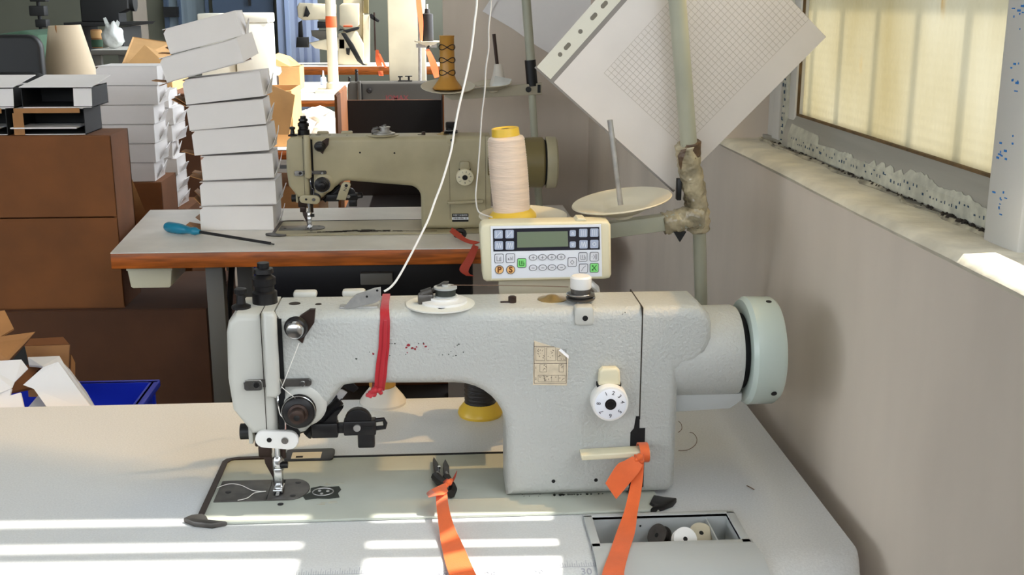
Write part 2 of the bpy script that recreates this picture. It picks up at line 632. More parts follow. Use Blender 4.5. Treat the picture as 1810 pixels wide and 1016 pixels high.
# torn protective film still stuck to the rail, with ragged upper edge
rnd = random.Random(11)
up, md, lo = [], [], []
N = 120
for k in range(N + 1):
    y = 1.735 - 0.68 * k / N
    t = k / N
    h = 0.030 + 0.004 * math.sin(t * 11) + 0.0025 * math.sin(t * 37) + rnd.uniform(-0.0015, 0.0015) + (0.003 * math.sin(t * 150) if 0.45 < t < 0.7 else 0)
    if t < 0.2:
        h = 0.041 - 0.02 * t
    if 0.2 < t < 0.3:
        h = 0.026 + 0.02 * (t - 0.2)
    h = max(0.0255, min(h, 0.042))
    lo.append((0.5441, y, SILL + 0.006))
    md.append((0.5441, y, SILL + 0.024))
    up.append((0.5441 + (h - 0.024) * 0.32, y, SILL + h))
wpart('film', MB().strip(list(zip(lo, md)), 0.0004).strip(list(zip(md, up)), 0.0004), 'film_paper', label='ragged remains of printed protective film on the rail')
ink = MB()
for k in range(70):
    y = 1.71 - 0.64 * k / 70 + rnd.uniform(-0.002, 0.002)
    if rnd.random() < 0.75:
        z = SILL + rnd.choice((0.014, 0.014, 0.020))
        ww, hh = rnd.uniform(0.0008, 0.004), rnd.uniform(0.0012, 0.004)
        ink.box(0.5434, 0.5438, y, y + ww, z, z + hh)
wpart('film_print', ink, 'film_ink', smooth=False)
ink = MB()
for k in range(26):
    z = SILL + 0.01 + k * 0.0105
    for j in range(2):
        y = 1.768 + rnd.uniform(0, 0.016)
        ink.box(0.5470, 0.5476, y, y + rnd.uniform(0.001, 0.005), z, z + rnd.uniform(0.001, 0.006))
wpart('film_print', ink, 'film_ink', smooth=False)
gr = MB()
for k in range(110):
    y = 1.88 - 0.88 * rnd.random() ** 0.7
    x = 0.5435 + rnd.uniform(-0.006, 0.004)
    r = rnd.uniform(0.0008, 0.0032) * (1.5 if y < 1.2 else 1)
    gr.lathe([(r, 0), (r * 0.6, r * 0.7), (r * .1, r)], (x, y, SILL + 0.004), 'z', 6)
wpart('grime', gr, 'grime')['kind'] = 'stuff'
# wide near stile, pale with blue print
wpart('frame_mullion', MB().box(0.530, 0.60, 0.985, 1.052, SILL - 0.002, 2.9, 0.003), 'alu_light')
ink = MB()
for z0 in (1.130, 1.18, 1.245, 1.30):
    for j in range(9):
        y = 1.012 + rnd.uniform(0, 0.024)
        z = z0 + rnd.uniform(0, 0.03)
        ink.box(0.5294, 0.5299, y, y + rnd.uniform(0.0006, 0.006), z, z + rnd.uniform(0.0006, 0.0022))
wpart('film_print', ink, 'film_blue', smooth=False)
wpart('gasket', MB().box(0.5555, 0.560, 1.052, 1.737, SILL + 0.053, SILL + 0.0562).box(0.5555, 0.560, 1.7345, 1.737, SILL + 0.053, 1.36), 'rust_line', smooth=False)
wpart('pane', MB().box(0.565, 0.569, 1.04, 1.745, SILL + 0.045, 1.365), 'frosted_pane', smooth=False, label='frosted ribbed yellowed window pane')
# head of the sash and the upper light
wpart('transom', MB().box(0.548, 0.60, 0.0, 1.90, 1.36, 1.405, 0.003), 'alu')
wpart('upper_rail', MB().box(0.555, 0.59, -0.9, 1.90, 1.785, 1.850, 0.003), 'alu')
wpart('upper_stile', MB().box(0.555, 0.59, 1.088, 1.113, 1.40, 2.9, 0.002), 'alu')
wpart('upper_stile', MB().box(0.555, 0.59, 1.128, 1.176, 1.40, 2.9, 0.002), 'alu')
wpart('pane', MB().box(0.568, 0.572, 1.188, 1.90, 1.40, 2.9), 'yellowed_pane', smooth=False)
# guard bars outside the glass
for y in (1.085, 1.195, 1.325, 1.45, 1.58, 1.70):
    wpart('guard_bar', MB().cyl((0.72, y, SILL + 0.0), (0.72, y, 1.63), 0.009, seg=10), 'alu')
# ------------------------------------------------------------------ the near sewing table
t = thing('sewing_table', 'speckled white sewing table with printed ruler under the near machine', 'table', (0, 1.33, 0))
YB, YF, XR, XL = 1.613, 1.105, 0.449, -0.80
tx0, tx1, ty0, ty1 = 0.166, 0.330, 1.117, 1.190        # opening for the bobbin tray
top = MB()
z0, z1 = TT - 0.04, TT
top.box(XL, tx0, YF, YB, z0, z1).box(tx1, XR, YF, YB, z0, z1).box(tx0, tx1, ty1, YB, z0, z1).box(tx0, tx1, YF, ty0, z0, z1)
# rolled front edge, turned round at the right corner
prof = [(0.0, 0.0)] + [(0.058 * math.sin(a), -0.034 * (1 - math.cos(a))) for a in [math.pi / 2 * k / 8 for k in range(1, 9)]] + [(0.058, -0.04), (0, -0.04)]
path = [(XL, 0), (XR - 0.03, 0)]
vs, fs = [], []
xs = [XL, 0.0, XR - 0.05, XR - 0.03, XR - 0.016, XR - 0.006, XR]
sc = [1, 1, 1, 0.97, 0.88, 0.70, 0.35]
for x, s_ in zip(xs, sc):
    for dy, dz in prof:
        vs.append((x, YF - dy * s_, TT + dz))
n = len(prof)
for i in range(len(xs) - 1):
    for k in range(n):
        k2 = (k + 1) % n
        fs.append((i * n + k, i * n + k2, (i + 1) * n + k2, (i + 1) * n + k))
fs += [tuple(range(n)), tuple((len(xs) - 1) * n + k for k in range(n))]
top.raw(vs, fs)
top.v = [(x, y - 1.33, z) for x, y, z in top.v]
top.obj('tabletop', 'table_white', t, angle=50)


def ztop(y):
    """height of the rolled edge at depth y"""
    d = YF - y
    return TT if d <= 0 else TT - 0.034 * (1 - math.sqrt(max(0, 1 - (d / 0.058) ** 2)))


rl = MB()
for k in range(-110, 73):
    x = 0.0025 * k
    ln = 0.010 if k % 4 == 0 else 0.0065 if k % 2 == 0 else 0.005
    y0 = 1.0835
    y1 = y0 + ln
    q = [(x, y0 - 1.33, ztop(y0) + 0.0003), (x + 0.0005, y0 - 1.33, ztop(y0) + 0.0003), (x + 0.0005, y1 - 1.33, ztop(y1) + 0.0003), (x, y1 - 1.33, ztop(y1) + 0.0003)]
    rl.raw(q, [(0, 1, 2, 3)])
q = [(-0.30, 1.083), (0.185, 1.083), (0.185, 1.0836), (-0.30, 1.0836)]
rl.raw([(x, y - 1.33, ztop(y) + 0.0003) for x, y in q], [(0, 1, 2, 3)])
rl.obj('ruler_print', 'ruler_ink', t, smooth=False)
tilt = math.atan2(ztop(1.083) - ztop(1.071), 0.012)
for x, s_ in ((0.149, '30'), (0.0986, '29'), (0.048, '28'), (-0.0026, '27'), (-0.0532, '26'), (-0.104, '25'), (-0.154, '24'), (-0.205, '23')):
    M_ = Matrix.Translation((x, 1.0755 - 1.33, ztop(1.0755) + 0.0005)) @ Matrix.Rotation(tilt, 4, 'X')
    text_mesh(s_, 0.0125, 'ruler_ink', 'ruler_number', t, M_, 0.0001)
for x in (-0.72, 0.37):
    for y in (1.16, 1.56):
        MB().box(x - 0.02, x + 0.02, y - 1.33 - 0.02, y - 1.33 + 0.02, 0.03, z0, 0.003).obj('leg', 'grey_leg', t)
    MB().box(x - 0.025, x + 0.025, -0.27, 0.27, 0, 0.035, 0.003).obj('foot_bar', 'grey_leg', t)
MB().box(-0.70, 0.35, 0.18, 0.21, 0.30, 0.34, 0.003).obj('cross_bar', 'grey_leg', t)

# ------------------------------------------------------------------ sewing machines


def text_on(par, name, txt, size, x, y, z, mats, rot=0.0, bold=0.0):
    return text_mesh(txt, size, mats, name, par, Matrix.Translation((x, y, z)) @ FRONT @ Matrix.Rotation(rot, 4, 'Z'), 0.00015, bold)


def machine(label, origin, style):
    """style: 'near', 'row' (older beige machine) or 'dark' (far one seen from the top)"""
    near = style == 'near'
    paint = {'near': 'machine_paint', 'row': 'bg_paint', 'dark': 'dark_paint'}[style]
    flat = {'near': 'machine_smooth', 'row': 'bg_paint', 'dark': 'dark_paint'}[style]
    t = thing('sewing_machine', label, 'sewing machine', origin)
    zu = 0.147 if near else 0.118           # underside of the arm
    ZT = 0.2365 if near else 0.245
    D = 0.086 if near else 0.092                               # depth of the arm
    xr = 0.232                              # seam between casting and motor end

    # bed -------------------------------------------------
    bed = MB().prism(rrect(-0.277, 0.255, -0.043, 0.138, 0.008), 0.0005, 0.004, 'z', 0.001, 2)
    bed.obj('bed', 'bed_paint' if near else paint, t)
    rim = MB()
    rim.strip([((-0.283, -0.040, 0.004), (-0.276, -0.040, 0.004)), ((-0.283, 0.132, 0.004), (-0.276, 0.128, 0.004)), ((-0.279, 0.140, 0.004), (-0.272, 0.136, 0.004)), ((-0.265, 0.145, 0.004), (-0.262, 0.139, 0.004)), ((-0.225, 0.146, 0.004), (-0.225, 0.140, 0.004))], 0.003)
    rim.obj('bed_rim', 'brown_metal', t)
    MB().strip([((-0.225, 0.1425, 0.0035), (-0.225, 0.1385, 0.0035)), ((0.255, 0.1425, 0.0035), (0.255, 0.1385, 0.0035))], 0.002).obj('bed_gap', 'black_hole', t)
    hk = [(-0.297, -0.034), (-0.290, -0.026), (-0.278, -0.024), (-0.272, -0.030), (-0.268, -0.040), (-0.246, -0.046), (-0.262, -0.052), (-0.283, -0.046)]
    MB().prism(hk, 0.0, 0.007, 'z', 0.002, 2).obj('corner_hook', 'plate_steel', t)
    hk = [(0.242, -0.030), (0.250, -0.010), (0.256, -0.012), (0.262, -0.016), (0.276, -0.020), (0.270, -0.030), (0.256, -0.040), (0.240, -0.046), (0.246, -0.038)]
    MB().prism(hk, 0.0, 0.008, 'z', 0.002, 2).obj('corner_hook', 'black_metal', t)
    # plates under the needle
    MB().box(-0.272, -0.2105, 0.010, 0.070, 0.004, 0.0052, 0.0004).obj('slide_plate', 'plate_steel', t)
    npl = [(-0.210, 0.070), (-0.210, 0.010)] + [(-0.184 + 0.022 * math.cos(a), 0.040 + 0.030 * math.sin(a)) for a in [math.radians(-90 + 180 * k / 12) for k in range(13)]]
    MB().prism(npl, 0.004, 0.0056, 'z', 0.0005, 1).obj('needle_plate', 'plate_steel', t)
    MB().box(-0.203, -0.194, 0.022, 0.066, 0.0052, 0.0060).obj('feed_slot', 'black_hole', t)
    MB().box(-0.2005, -0.1965, 0.020, 0.060, 0.006, 0.0072, 0.0006).obj('feed_dog', 'steel', t)
    for x, y in ((-0.178, 0.058), (-0.180, 0.020), (-0.259, 0.036), (-0.192, 0.0)):
        MB().lathe([(0.0036, 0), (0.0036, 0.0006), (0.002, 0.0009)], (x, y, 0.0052 if y > 0.01 else 0.004), 'z', 14).obj('screw', 'black_metal', t)
    if near:
        rp = [(-0.164, 0.010), (-0.168, 0.020), (-0.160, 0.030), (-0.161, 0.042), (-0.150, 0.047), (-0.141, 0.044), (-0.127, 0.045), (-0.124, 0.036), (-0.127, 0.026), (-0.124, 0.014), (-0.137, 0.011), (-0.150, 0.013)]
        o = MB().prism(rp, 0.004, 0.0052, 'z', 0.0004, 1).obj('rubber_patch', 'chip_dark', t)
        MB().tube([(-0.145 + 0.0125 * math.cos(a), 0.029 + 0.0105 * math.sin(a), 0.0055) for a in [2 * math.pi * k / 20 for k in range(20)]], 0.0007, 5, closed=True).obj('ring', 'steel', o)
        for a in (0.4, 2.4, 4.5):
            MB().lathe([(0.0022, 0), (0.0018, 0.0008)], (-0.145 + 0.006 * math.cos(a), 0.029 + 0.005 * math.sin(a), 0.0052), 'z', 10).obj('pin', 'steel', o)
        sm = MB()
        rr = random.Random(5)
        for k in range(16):
            x, y = rr.uniform(-0.150, -0.125), rr.choice((rr.uniform(-0.004, 0.006), rr.uniform(0.052, 0.060)))
            sm.box(x, x + rr.uniform(0.002, 0.009), y, y + rr.uniform(0.0004, 0.0012), 0.004, 0.0042)
        sm.obj('glue_smear', 'cream_dark', t)['kind'] = 'stuff'
        o = MB().prism(rrect(-0.205, -0.142, 0.128, 0.166, 0.006), 0.001, 0.006, 'z', 0.001, 2).obj('hinge_plate', 'black_metal', t)
        MB().box(-0.196, -0.158, 0.132, 0.152, 0.006, 0.0066).obj('hinge_recess', 'cream_dark', o)
        MB().box(-0.190, -0.181, 0.134, 0.138, 0.0066, 0.0074).obj('catch', 'black_hole', o)
    else:
        gr = MB()
        rr = random.Random(8)
        for k in range(110):
            x = rr.gauss(-0.07, 0.06)
            y = -0.022 + 0.026 * rr.random() * math.exp(-((x + .07) / .09) ** 2)
            gr.box(x, x + rr.uniform(0.004, 0.024), y, y + rr.uniform(0.001, 0.006), 0.004, 0.0046)
        gr.obj('oil_stain', 'grime', t)['kind'] = 'stuff'

    # main casting: post and arm -------------------------
    fil = arc(0.075 - 0.06, zu - 0.06, 0.06, 0, 90, 8) if near else arc(0.075 - 0.03, zu - 0.03, 0.03, 0, 90, 6)
    uz = zu if near else zu + 0.012
    poly = [(-0.188, ZT), (xr, ZT), (xr, 0.004), (0.075, 0.004)] + fil + [(-0.100, uz + 0.002), (-0.113, uz), (-0.153, 0.098), (-0.160, 0.091), (-0.172, 0.088), (-0.188, 0.088)]
    MB().prism(poly, 0.0, D, 'y', 0.014, 5, keep_x=xr).obj('arm_casting', paint, t)
    # dark slot where the take-up lever travels
    MB().box(-0.190, -0.180, 0.0, 0.05, 0.155, ZT - 0.006).obj('take_up_slot', 'black_hole', t)
    MB().box(-0.1885, -0.180, -0.0006, 0.05, 0.098, 0.150).obj('take_up_slot', 'black_hole', t)
    # face cover on the left
    fp = [(-0.243, 0.214), (-0.240, ZT - 0.009), (-0.231, ZT), (-0.190, ZT), (-0.190, 0.092), (-0.221, 0.092), (-0.228, 0.103), (-0.241, 0.122), (-0.2445, 0.16)]
    MB().prism(fp, 0.0, D, 'y', 0.008, 4).obj('face_cover', flat, t)
    MB().box(-0.2035, -0.2027, -0.0004, D - 0.002, 0.094, ZT + 0.0004).obj('seam', 'grime', t)
    MB().prism([(-0.199, ZT + 0.006), (-0.187, ZT + 0.006), (-0.184, ZT), (-0.184, 0.145), (-0.1885, 0.140), (-0.1995, 0.142), (-0.2, 0.16)], -0.014, 0.0, 'y', 0.005, 3).obj('take_up_cover', flat, t)
    MB().tube(smooth_path([(-0.1905, 0.01, 0.150), (-0.188, -0.003, 0.135), (-0.186, -0.002, 0.118), (-0.1815, -0.002, 0.110), (-0.1825, -0.002, 0.085)], 6), 0.0013, 8).obj('take_up_spring', 'chrome', t)
    # motor end
    if near:
        mp_ = [(xr + 0.0008, ZT), (0.300, ZT), (0.313, ZT - 0.012), (0.316, ZT - 0.022), (0.316, 0.196), (0.312, 0.180), (0.300, 0.166), (0.2785, 0.156), (0.2785, 0.012), (0.271, 0.004), (xr + 0.0008, 0.004)]
        MB().prism(mp_, 0.0, D, 'y', 0.014, 5, keep_x=xr + 0.0008).obj('motor_housing', paint, t)
        MB().box(xr - 0.0003, xr + 0.0012, -0.0002, D, 0.10, ZT + 0.0002).obj('seam', 'grime', t)
        MB().lathe([(0.030, 0.27), (0.054, 0.272), (0.056, 0.280), (0.056, 0.352), (0.054, 0.357), (0.030, 0.358)], (0, 0.056, 0.165), 'x', 48).obj('motor_barrel', paint, t)
        MB().lathe([(0.046, 0.357), (0.046, 0.370)], (0, 0.056, 0.165), 'x', 32).obj('wheel_gap', 'black_hole', t)
        MB().lathe([(0.044, 0.366), (0.052, 0.364), (0.062, 0.365), (0.066, 0.370), (0.0655, 0.400), (0.062, 0.405), (0.035, 0.408)], (0, 0.056, 0.165), 'x', 64).obj('handwheel', 'wheel_paint', t)
        for a in (100, 215, 330):
            d = Vector((0, math.cos(math.radians(a)), math.sin(math.radians(a))))
            c = Vector((0.393, 0.055, 0.165)) + d * 0.0645
            MB().lathe([(0.0035, 0), (0.0035, 0.0012), (0.002, 0.0012)], c, d, 12).obj('set_screw', 'black_hole', t)
        MB().prism([(0.2785, 0.122), (0.2785, 0.100), (0.346, 0.103), (0.360, 0.113), (0.360, 0.122)], 0.020, 0.085, 'y', 0.002, 2).obj('cable_duct', 'grey_plastic', t)
        # slot with the feed lever
        MB().prism([(0.222, 0.004), (0.222, 0.084), (0.226, 0.089), (0.228, 0.104), (0.2325, 0.104), (0.2325, 0.089), (0.2395, 0.089), (0.2395, 0.014)], -0.0006, 0.03, 'y').obj('lever_slot', 'black_hole', t)
        MB().box(0.224, 0.233, -0.004, -0.0006, 0.006, 0.014, 0.001).obj('lever_shoe', 'chrome', t)
    else:
        MB().box(xr, 0.245, 0.002, D - 0.002, 0.004, 0.243, 0.002).obj('end_cover', flat, t)
        MB().lathe([(0.040, 0.235), (0.058, 0.238), (0.060, 0.245), (0.060, 0.275), (0.064, 0.280), (0.066, 0.374), (0.062, 0.378)], (0, 0.055, 0.168), 'x', 44).obj('motor_barrel', 'bg_motor' if style == 'row' else flat, t)
        MB().lathe([(0.059, 0.378), (0.059, 0.382)], (0, 0.055, 0.168), 'x', 36).obj('wheel_gap', 'black_hole', t)
        MB().lathe([(0.050, 0.382), (0.066, 0.383), (0.068, 0.388), (0.067, 0.406), (0.062, 0.410), (0.030, 0.412)], (0, 0.055, 0.168), 'x', 44).obj('handwheel', flat, t)
        MB().lathe([(0.004, 0), (0.003, 0.0014)], (0.396, -0.002, 0.197), (0, -0.86, 0.5), 10).obj('set_screw', 'black_hole', t)
        MB().box(0.145, 0.1457, -0.0005, 0.002, 0.03, 0.22).obj('seam', 'grime', t)
    if style == 'dark':
        text_on(t, 'badge_lettering', 'JOMAX', 0.030, -0.035, -0.0006, 0.178, 'ink_dull_red', bold=0.0005)
        for p, r, h in (((-0.235, 0.04), 0.006, 0.02), ((-0.205, 0.05), 0.007, 0.05)):
            MB().lathe([(r, 0), (r, h * .7), (r * .6, h * .75), (r * 1.1, h * .85), (r * .8, h)], (p[0], p[1], 0.245), 'z', 12).obj('top_screw', 'black_metal', t)
        MB().box(-0.03, 0.03, 0.03, 0.06, 0.245, 0.249).box(-0.025, -0.018, .04, .05, .249, .262).box(0.012, 0.02, .04, .05, .249, .264).box(-0.03, -0.01, .035, .055, .262, .267).box(0.0, .03, .035, .055, .264, .268).obj('bobbin_winder', 'black_metal', t)
        MB().lathe([(0.012, 0), (0.012, -0.006), (0.006, -0.02)], (-0.150, 0.0, 0.21), 'y', 14).obj('pretension', 'black_metal', t)
        return t

    # presser and needle work ----------------------------
    yb = 0.042
    MB().cyl((-0.1985, yb, 0.092), (-0.1985, yb, 0.030), 0.0036, seg=14).obj('needle_bar', 'chrome', t)
    MB().lathe([(0.0066, 0.030), (0.0070, 0.034), (0.0070, 0.044), (0.0045, 0.048)], (-0.1985, yb, 0), 'z', 16).obj('needle_clamp', 'chrome', t)
    MB().cyl((-0.195, yb - 0.004, 0.038), (-0.1865, yb - 0.004, 0.038), 0.0042, seg=12).obj('clamp_screw', 'black_metal', t)
    MB().cyl((-0.1985, yb, 0.032), (-0.1985, yb, 0.006), 0.0011, 0.0006, seg=8).obj('needle', 'chrome', t)
    MB().box(-0.2035, -0.1935, yb - 0.008, yb + 0.004, 0.010, 0.034, 0.0015).box(-0.2045, -0.1925, yb - 0.016, yb + 0.006, 0.0065, 0.0105, 0.001).obj('walking_foot', 'chrome', t)
    MB().box(-0.226, -0.204, yb + 0.004, yb + 0.018, 0.058, 0.094, 0.002).box(-0.222, -0.207, yb + 0.002, yb + 0.016, 0.045, 0.06, 0.002).obj('presser_bracket', 'brown_metal', t)
    MB().prism([(-0.217, 0.050), (-0.208, 0.050), (-0.205, 0.032), (-0.198, 0.014), (-0.198, 0.008), (-0.206, 0.008), (-0.207, 0.018), (-0.215, 0.036)], yb + 0.004, yb + 0.012, 'y', 0.0015, 2).obj('presser_foot', 'brown_metal', t)
    MB().tube(smooth_path([(-0.1925, yb + 0.004, 0.044), (-0.192, yb + 0.004, 0.066), (-0.188, yb + 0.004, 0.074), (-0.176, yb + 0.004, 0.076), (-0.162, yb + 0.004, 0.082), (-0.150, yb + 0.004, 0.096), (-0.138, yb + 0.004, 0.108)], 6), 0.0034, 8).obj('lift_arm', 'brown_metal', t)
    MB().cyl((-0.2385, 0.03, 0.085), (-0.226, 0.03, 0.085), 0.0095, seg=18).cyl((-0.228, 0.03, 0.085), (-0.205, 0.03, 0.085), 0.005, seg=10).obj('lift_knob', 'black_plastic', t)
    MB().box(-0.2265, -0.2215, 0.012, 0.05, 0.076, 0.100, 0.001).obj('face_tab', flat, t)
    lk = arc(-0.206, 0.088, 0.0105, 90, 270, 8) + arc(-0.178, 0.086, 0.0115, -90, 90, 8)
    o = MB().prism(lk, -0.006, 0.002, 'y', 0.002, 2).obj('feed_link', 'white_plastic' if near else flat, t)
    MB().prism(arc(-0.178, 0.091, 0.0125, -60, 170, 10), 0.000, 0.006, 'y', 0.001).obj('link_shadow_plate', 'black_metal', t)
    MB().lathe([(0.003, 0), (0.0026, 0.001)], (-0.200, -0.0060, 0.0875), (0, -1, 0), 12).obj('screw', 'black_metal', o)
    MB().lathe([(0.0046, 0), (0.004, 0.0014)], (-0.182, -0.0060, 0.0865), (0, -1, 0), 14).obj('screw', 'chrome', o)
    MB().cyl((-0.197, 0.012, 0.130), (-0.197, 0.012, 0.094), 0.0028, seg=8).obj('presser_bar', flat, t)
    # edge guide on its swinging arm
    g = MB().tube([(-0.162, 0.035, 0.076), (-0.140, 0.040, 0.098), (-0.122, 0.044, 0.116)], 0.006, 8)
    g.prism([(-0.156, 0.083), (-0.138, 0.097), (-0.127, 0.108), (-0.117, 0.112), (-0.125, 0.101), (-0.125, 0.090), (-0.150, 0.084)], 0.028, 0.040, 'y', 0.001)
    g.box(-0.155, -0.124, 0.024, 0.040, 0.076, 0.094, 0.0015).box(-0.126, -0.108, 0.028, 0.036, 0.080, 0.092, 0.001)
    g.obj('guide_arm', 'black_metal', t)
    g = MB().box(-0.117, -0.079, 0.022, 0.038, 0.079, 0.097, 0.0015)
    g.prism(arc(-0.100, 0.095, 0.016, 0, 180, 10), 0.024, 0.036, 'y', 0.001)
    g.box(-0.101, -0.081, 0.024, 0.036, 0.062, 0.081, 0.002)
    g.tube([(-0.079, 0.03, 0.095), (-0.070, 0.03, 0.096), (-0.068, 0.03, 0.091), (-0.069, 0.03, 0.086), (-0.079, 0.03, 0.085)], 0.0028, 8)
    o = g.obj('edge_guide', 'black_metal', t)
    MB().lathe([(0.0045, 0), (0.0042, 0.002)], (-0.101, 0.022, 0.089), (0, -1, 0), 14).obj('screw', 'steel', o)
    MB().box(-0.094, -0.083, 0.0212, 0.0222, 0.087, 0.0905).obj('slot', 'black_hole', o)
    # presser lifting lever with its paper tag
    if near:
        tg = [(-0.139, 0.109), (-0.128, 0.107), (-0.114, 0.123), (-0.118, 0.128), (-0.127, 0.128)]
        o = MB().prism([(-0.148, 0.108), (-0.122, 0.140), (-0.114, 0.142), (-0.100, 0.128), (-0.106, 0.123), (-0.118, 0.130), (-0.140, 0.106)], 0.050, 0.056, 'y', 0.001).obj('lifter_lever', 'black_metal', t)
        MB().prism([(-0.142, 0.108), (-0.128, 0.106), (-0.113, 0.125), (-0.119, 0.129), (-0.127, 0.129)], 0.046, 0.0485, 'y', 0.0006, 1).obj('tag', 'lever_tag', o)
        text_on(o, 'tag_marking', '\u00b7N', 0.013, -0.127, 0.0454, 0.117, 'ink_dark', rot=math.radians(-38))
        MB().prism([(-0.126, 0.131), (-0.108, 0.149), (-0.096, 0.149), (-0.103, 0.135), (-0.113, 0.133)], 0.056, 0.07, 'y', 0.001).obj('lever_root', flat, o)
    else:
        o = MB().prism([(-0.128, 0.086), (-0.106, 0.084), (-0.092, 0.124), (-0.096, 0.130), (-0.108, 0.131), (-0.114, 0.126)], -0.006, 0.004, 'y', 0.0015, 2).obj('lifter_lever', flat, t)
        MB().lathe([(0.004, 0), (0.003, 0.001)], (-0.103, -0.006, 0.122), (0, -1, 0), 12).obj('screw', 'black_metal', o)
        text_on(o, 'lever_marking', 'Z', 0.012, -0.106, -0.0065, 0.112, 'ink_dark', rot=-0.3)
    # tension dials
    ty, tz = (-0.164, 0.123) if near else (-0.160, 0.125)
    MB().lathe([(0.027, 0.0), (0.025, -0.003), (0.02, -0.006)], (ty + 0.004, 0.004, tz + 0.004), 'y', 28).obj('tension_plate', flat, t)
    MB().lathe([(0.0185, -0.002), (0.0195, -0.005), (0.0175, -0.009), (0.0165, -0.011), (0.0175, -0.014), (0.012, -0.017)], (ty, 0, tz), 'y', 32).obj('tension_disc', 'black_metal', t)
    MB().tube([(ty + 0.0188 * math.cos(a), -0.012, tz + 0.0188 * math.sin(a)) for a in [2 * math.pi * k / 32 for k in range(32)]], 0.0009, 6, closed=True).obj('disc_rim', 'chrome', t)
    MB().lathe([(0.012, -0.016), (0.0115, -0.019), (0.0090, -0.020), (0.0090, -0.024), (0.0082, -0.030), (0.0055, -0.031)], (ty, 0, tz), 'y', 20).obj('tension_knob', 'brown_metal' if near else 'black_metal', t)
    MB().lathe([(0.0035, -0.0315), (0.003, -0.0318)], (ty, 0, tz), 'y', 10).obj('knob_recess', 'black_hole', t)
    px_, pz_ = (-0.163, 0.222) if near else (-0.162, 0.222)
    o = MB().prism([(px_ - 0.002, pz_ - 0.013), (px_ + 0.006, pz_ - 0.020), (px_ + 0.009, pz_ - 0.012), (px_ + 0.020, pz_ + 0.004), (px_ + 0.022, pz_ + 0.020), (px_ + 0.016, pz_ + 0.020), (px_ + 0.004, pz_ + 0.012)], -0.003, 0.004, 'y', 0.0008, 1).obj('pretension_bracket', 'brown_metal', t)
    MB().lathe([(0.0125, -0.003), (0.0135, -0.007), (0.0115, -0.012), (0.008, -0.014)], (px_, 0, pz_), 'y', 26).obj('pretension_disc', 'black_metal', o)
    MB().lathe([(0.0100, -0.013), (0.0095, -0.020), (0.0085, -0.022), (0.0045, -0.0235)], (px_, 0, pz_), 'y', 22).obj('pretension_knob', 'chrome' if near else 'black_metal', o)
    # thread guide across the head
    o = MB().prism(rrect(-0.224, -0.149, 0.151, 0.160, 0.004), -0.004, 0.0, 'y', 0.0008, 1).obj('thread_guide', 'plate_steel', t)
    MB().prism(rrect(-0.2255, -0.204, 0.1475, 0.1605, 0.004), -0.006, -0.003, 'y', 0.0008, 1).obj('guide_clip', 'chrome', o)
    for x in (-0.211, -0.159):
        MB().lathe([(0.0038, 0), (0.003, 0.0016)], (x, -0.006 if x < -0.2 else -0.004, 0.1545), (0, -1, 0), 14).obj('screw', 'black_metal' if x < -0.2 else 'chrome', o)
    MB().tube([(-0.1845, -0.008, 0.163), (-0.181, -0.010, 0.155), (-0.1845, -0.008, 0.150)], 0.001, 6).obj('guide_hook', 'chrome', o)
    # top fittings
    seen = set(COL.objects)
    MB().lathe([(0.011, 0), (0.011, 0.003), (0.0055, 0.006), (0.0045, 0.016), (0.007, 0.018), (0.007, 0.023), (0.003, 0.0245)], (-0.229, 0.030, 0.2445), 'z', 18).obj('top_knob', 'black_metal', t)
    MB().lathe([(0.0145, 0), (0.0145, 0.013), (0.0115, 0.015), (0.0115, 0.021), (0.0135, 0.022), (0.0135, 0.030), (0.0105, 0.032), (0.0085, 0.034), (0.0115, 0.036), (0.0110, 0.041), (0.0070, 0.042), (0.0070, 0.048)], (-0.205, 0.052, 0.245), 'z', 22).obj('pressure_screw', 'black_metal', t)
    for x, y in ((-0.162, 0.086), (-0.104, 0.088)):
        MB().box(x - 0.014, x + 0.014, y - 0.008, y + 0.006, 0.242, 0.2505, 0.003).obj('hinge_boss', flat, t)
    for x, y, r in ((-0.170, 0.045, 0.007), (-0.142, 0.040, 0.004), (-0.100, 0.035, 0.002)):
        MB().lathe([(r, 0), (r * .9, 0.0006)], (x, y, 0.2449), 'z', 16).obj('plug', 'grime', t)
    # spring clip that guides the thread on top
    if near:
        o = MB().prism([(-0.112, 0.2450), (-0.107, 0.2445), (-0.075, 0.2515), (-0.068, 0.2555), (-0.068, 0.2700), (-0.075, 0.2690), (-0.096, 0.2620), (-0.103, 0.2560)], 0.016, 0.020, 'y', 0.0006, 1).obj('thread_clip', 'steel', t)
        MB().box(-0.116, -0.072, 0.018, 0.032, 0.2445, 0.247, 0.0008).obj('clip_foot', 'steel', o)
        for x, z in ((-0.072, 0.2665), (-0.084, 0.2595)):
            MB().lathe([(0.0014, 0), (0.0012, 0.0004)], (x, 0.016, z), (0, -1, 0), 10).obj('thread_hole', 'black_hole', o)
    # bobbin winder
    wx, wy = (0.0, 0.030) if near else (-0.015, 0.035)
    o = MB().lathe([(0.040, 0), (0.040, 0.0018), (0.030, 0.003)], (wx, wy, 0.2448), 'z', 44).obj('winder_base', 'white_felt' if near else flat, t)
    MB().lathe([(0.027, 0.003), (0.027, 0.006), (0.018, 0.0075), (0.018, 0.010)], (wx + 0.004, wy, 0.2448), 'z', 36).obj('winder_wheel', 'white_plastic' if near else 'steel', o)
    MB().lathe([(0.013, 0.008), (0.013, 0.011), (0.0112, 0.0115), (0.0112, 0.019), (0.0135, 0.0195), (0.0135, 0.0215), (0.004, 0.022), (0.004, 0.024)], (wx + 0.006, wy, 0.2448), 'z', 28).obj('winding_bobbin', 'grey_plastic' if near else 'steel', o)
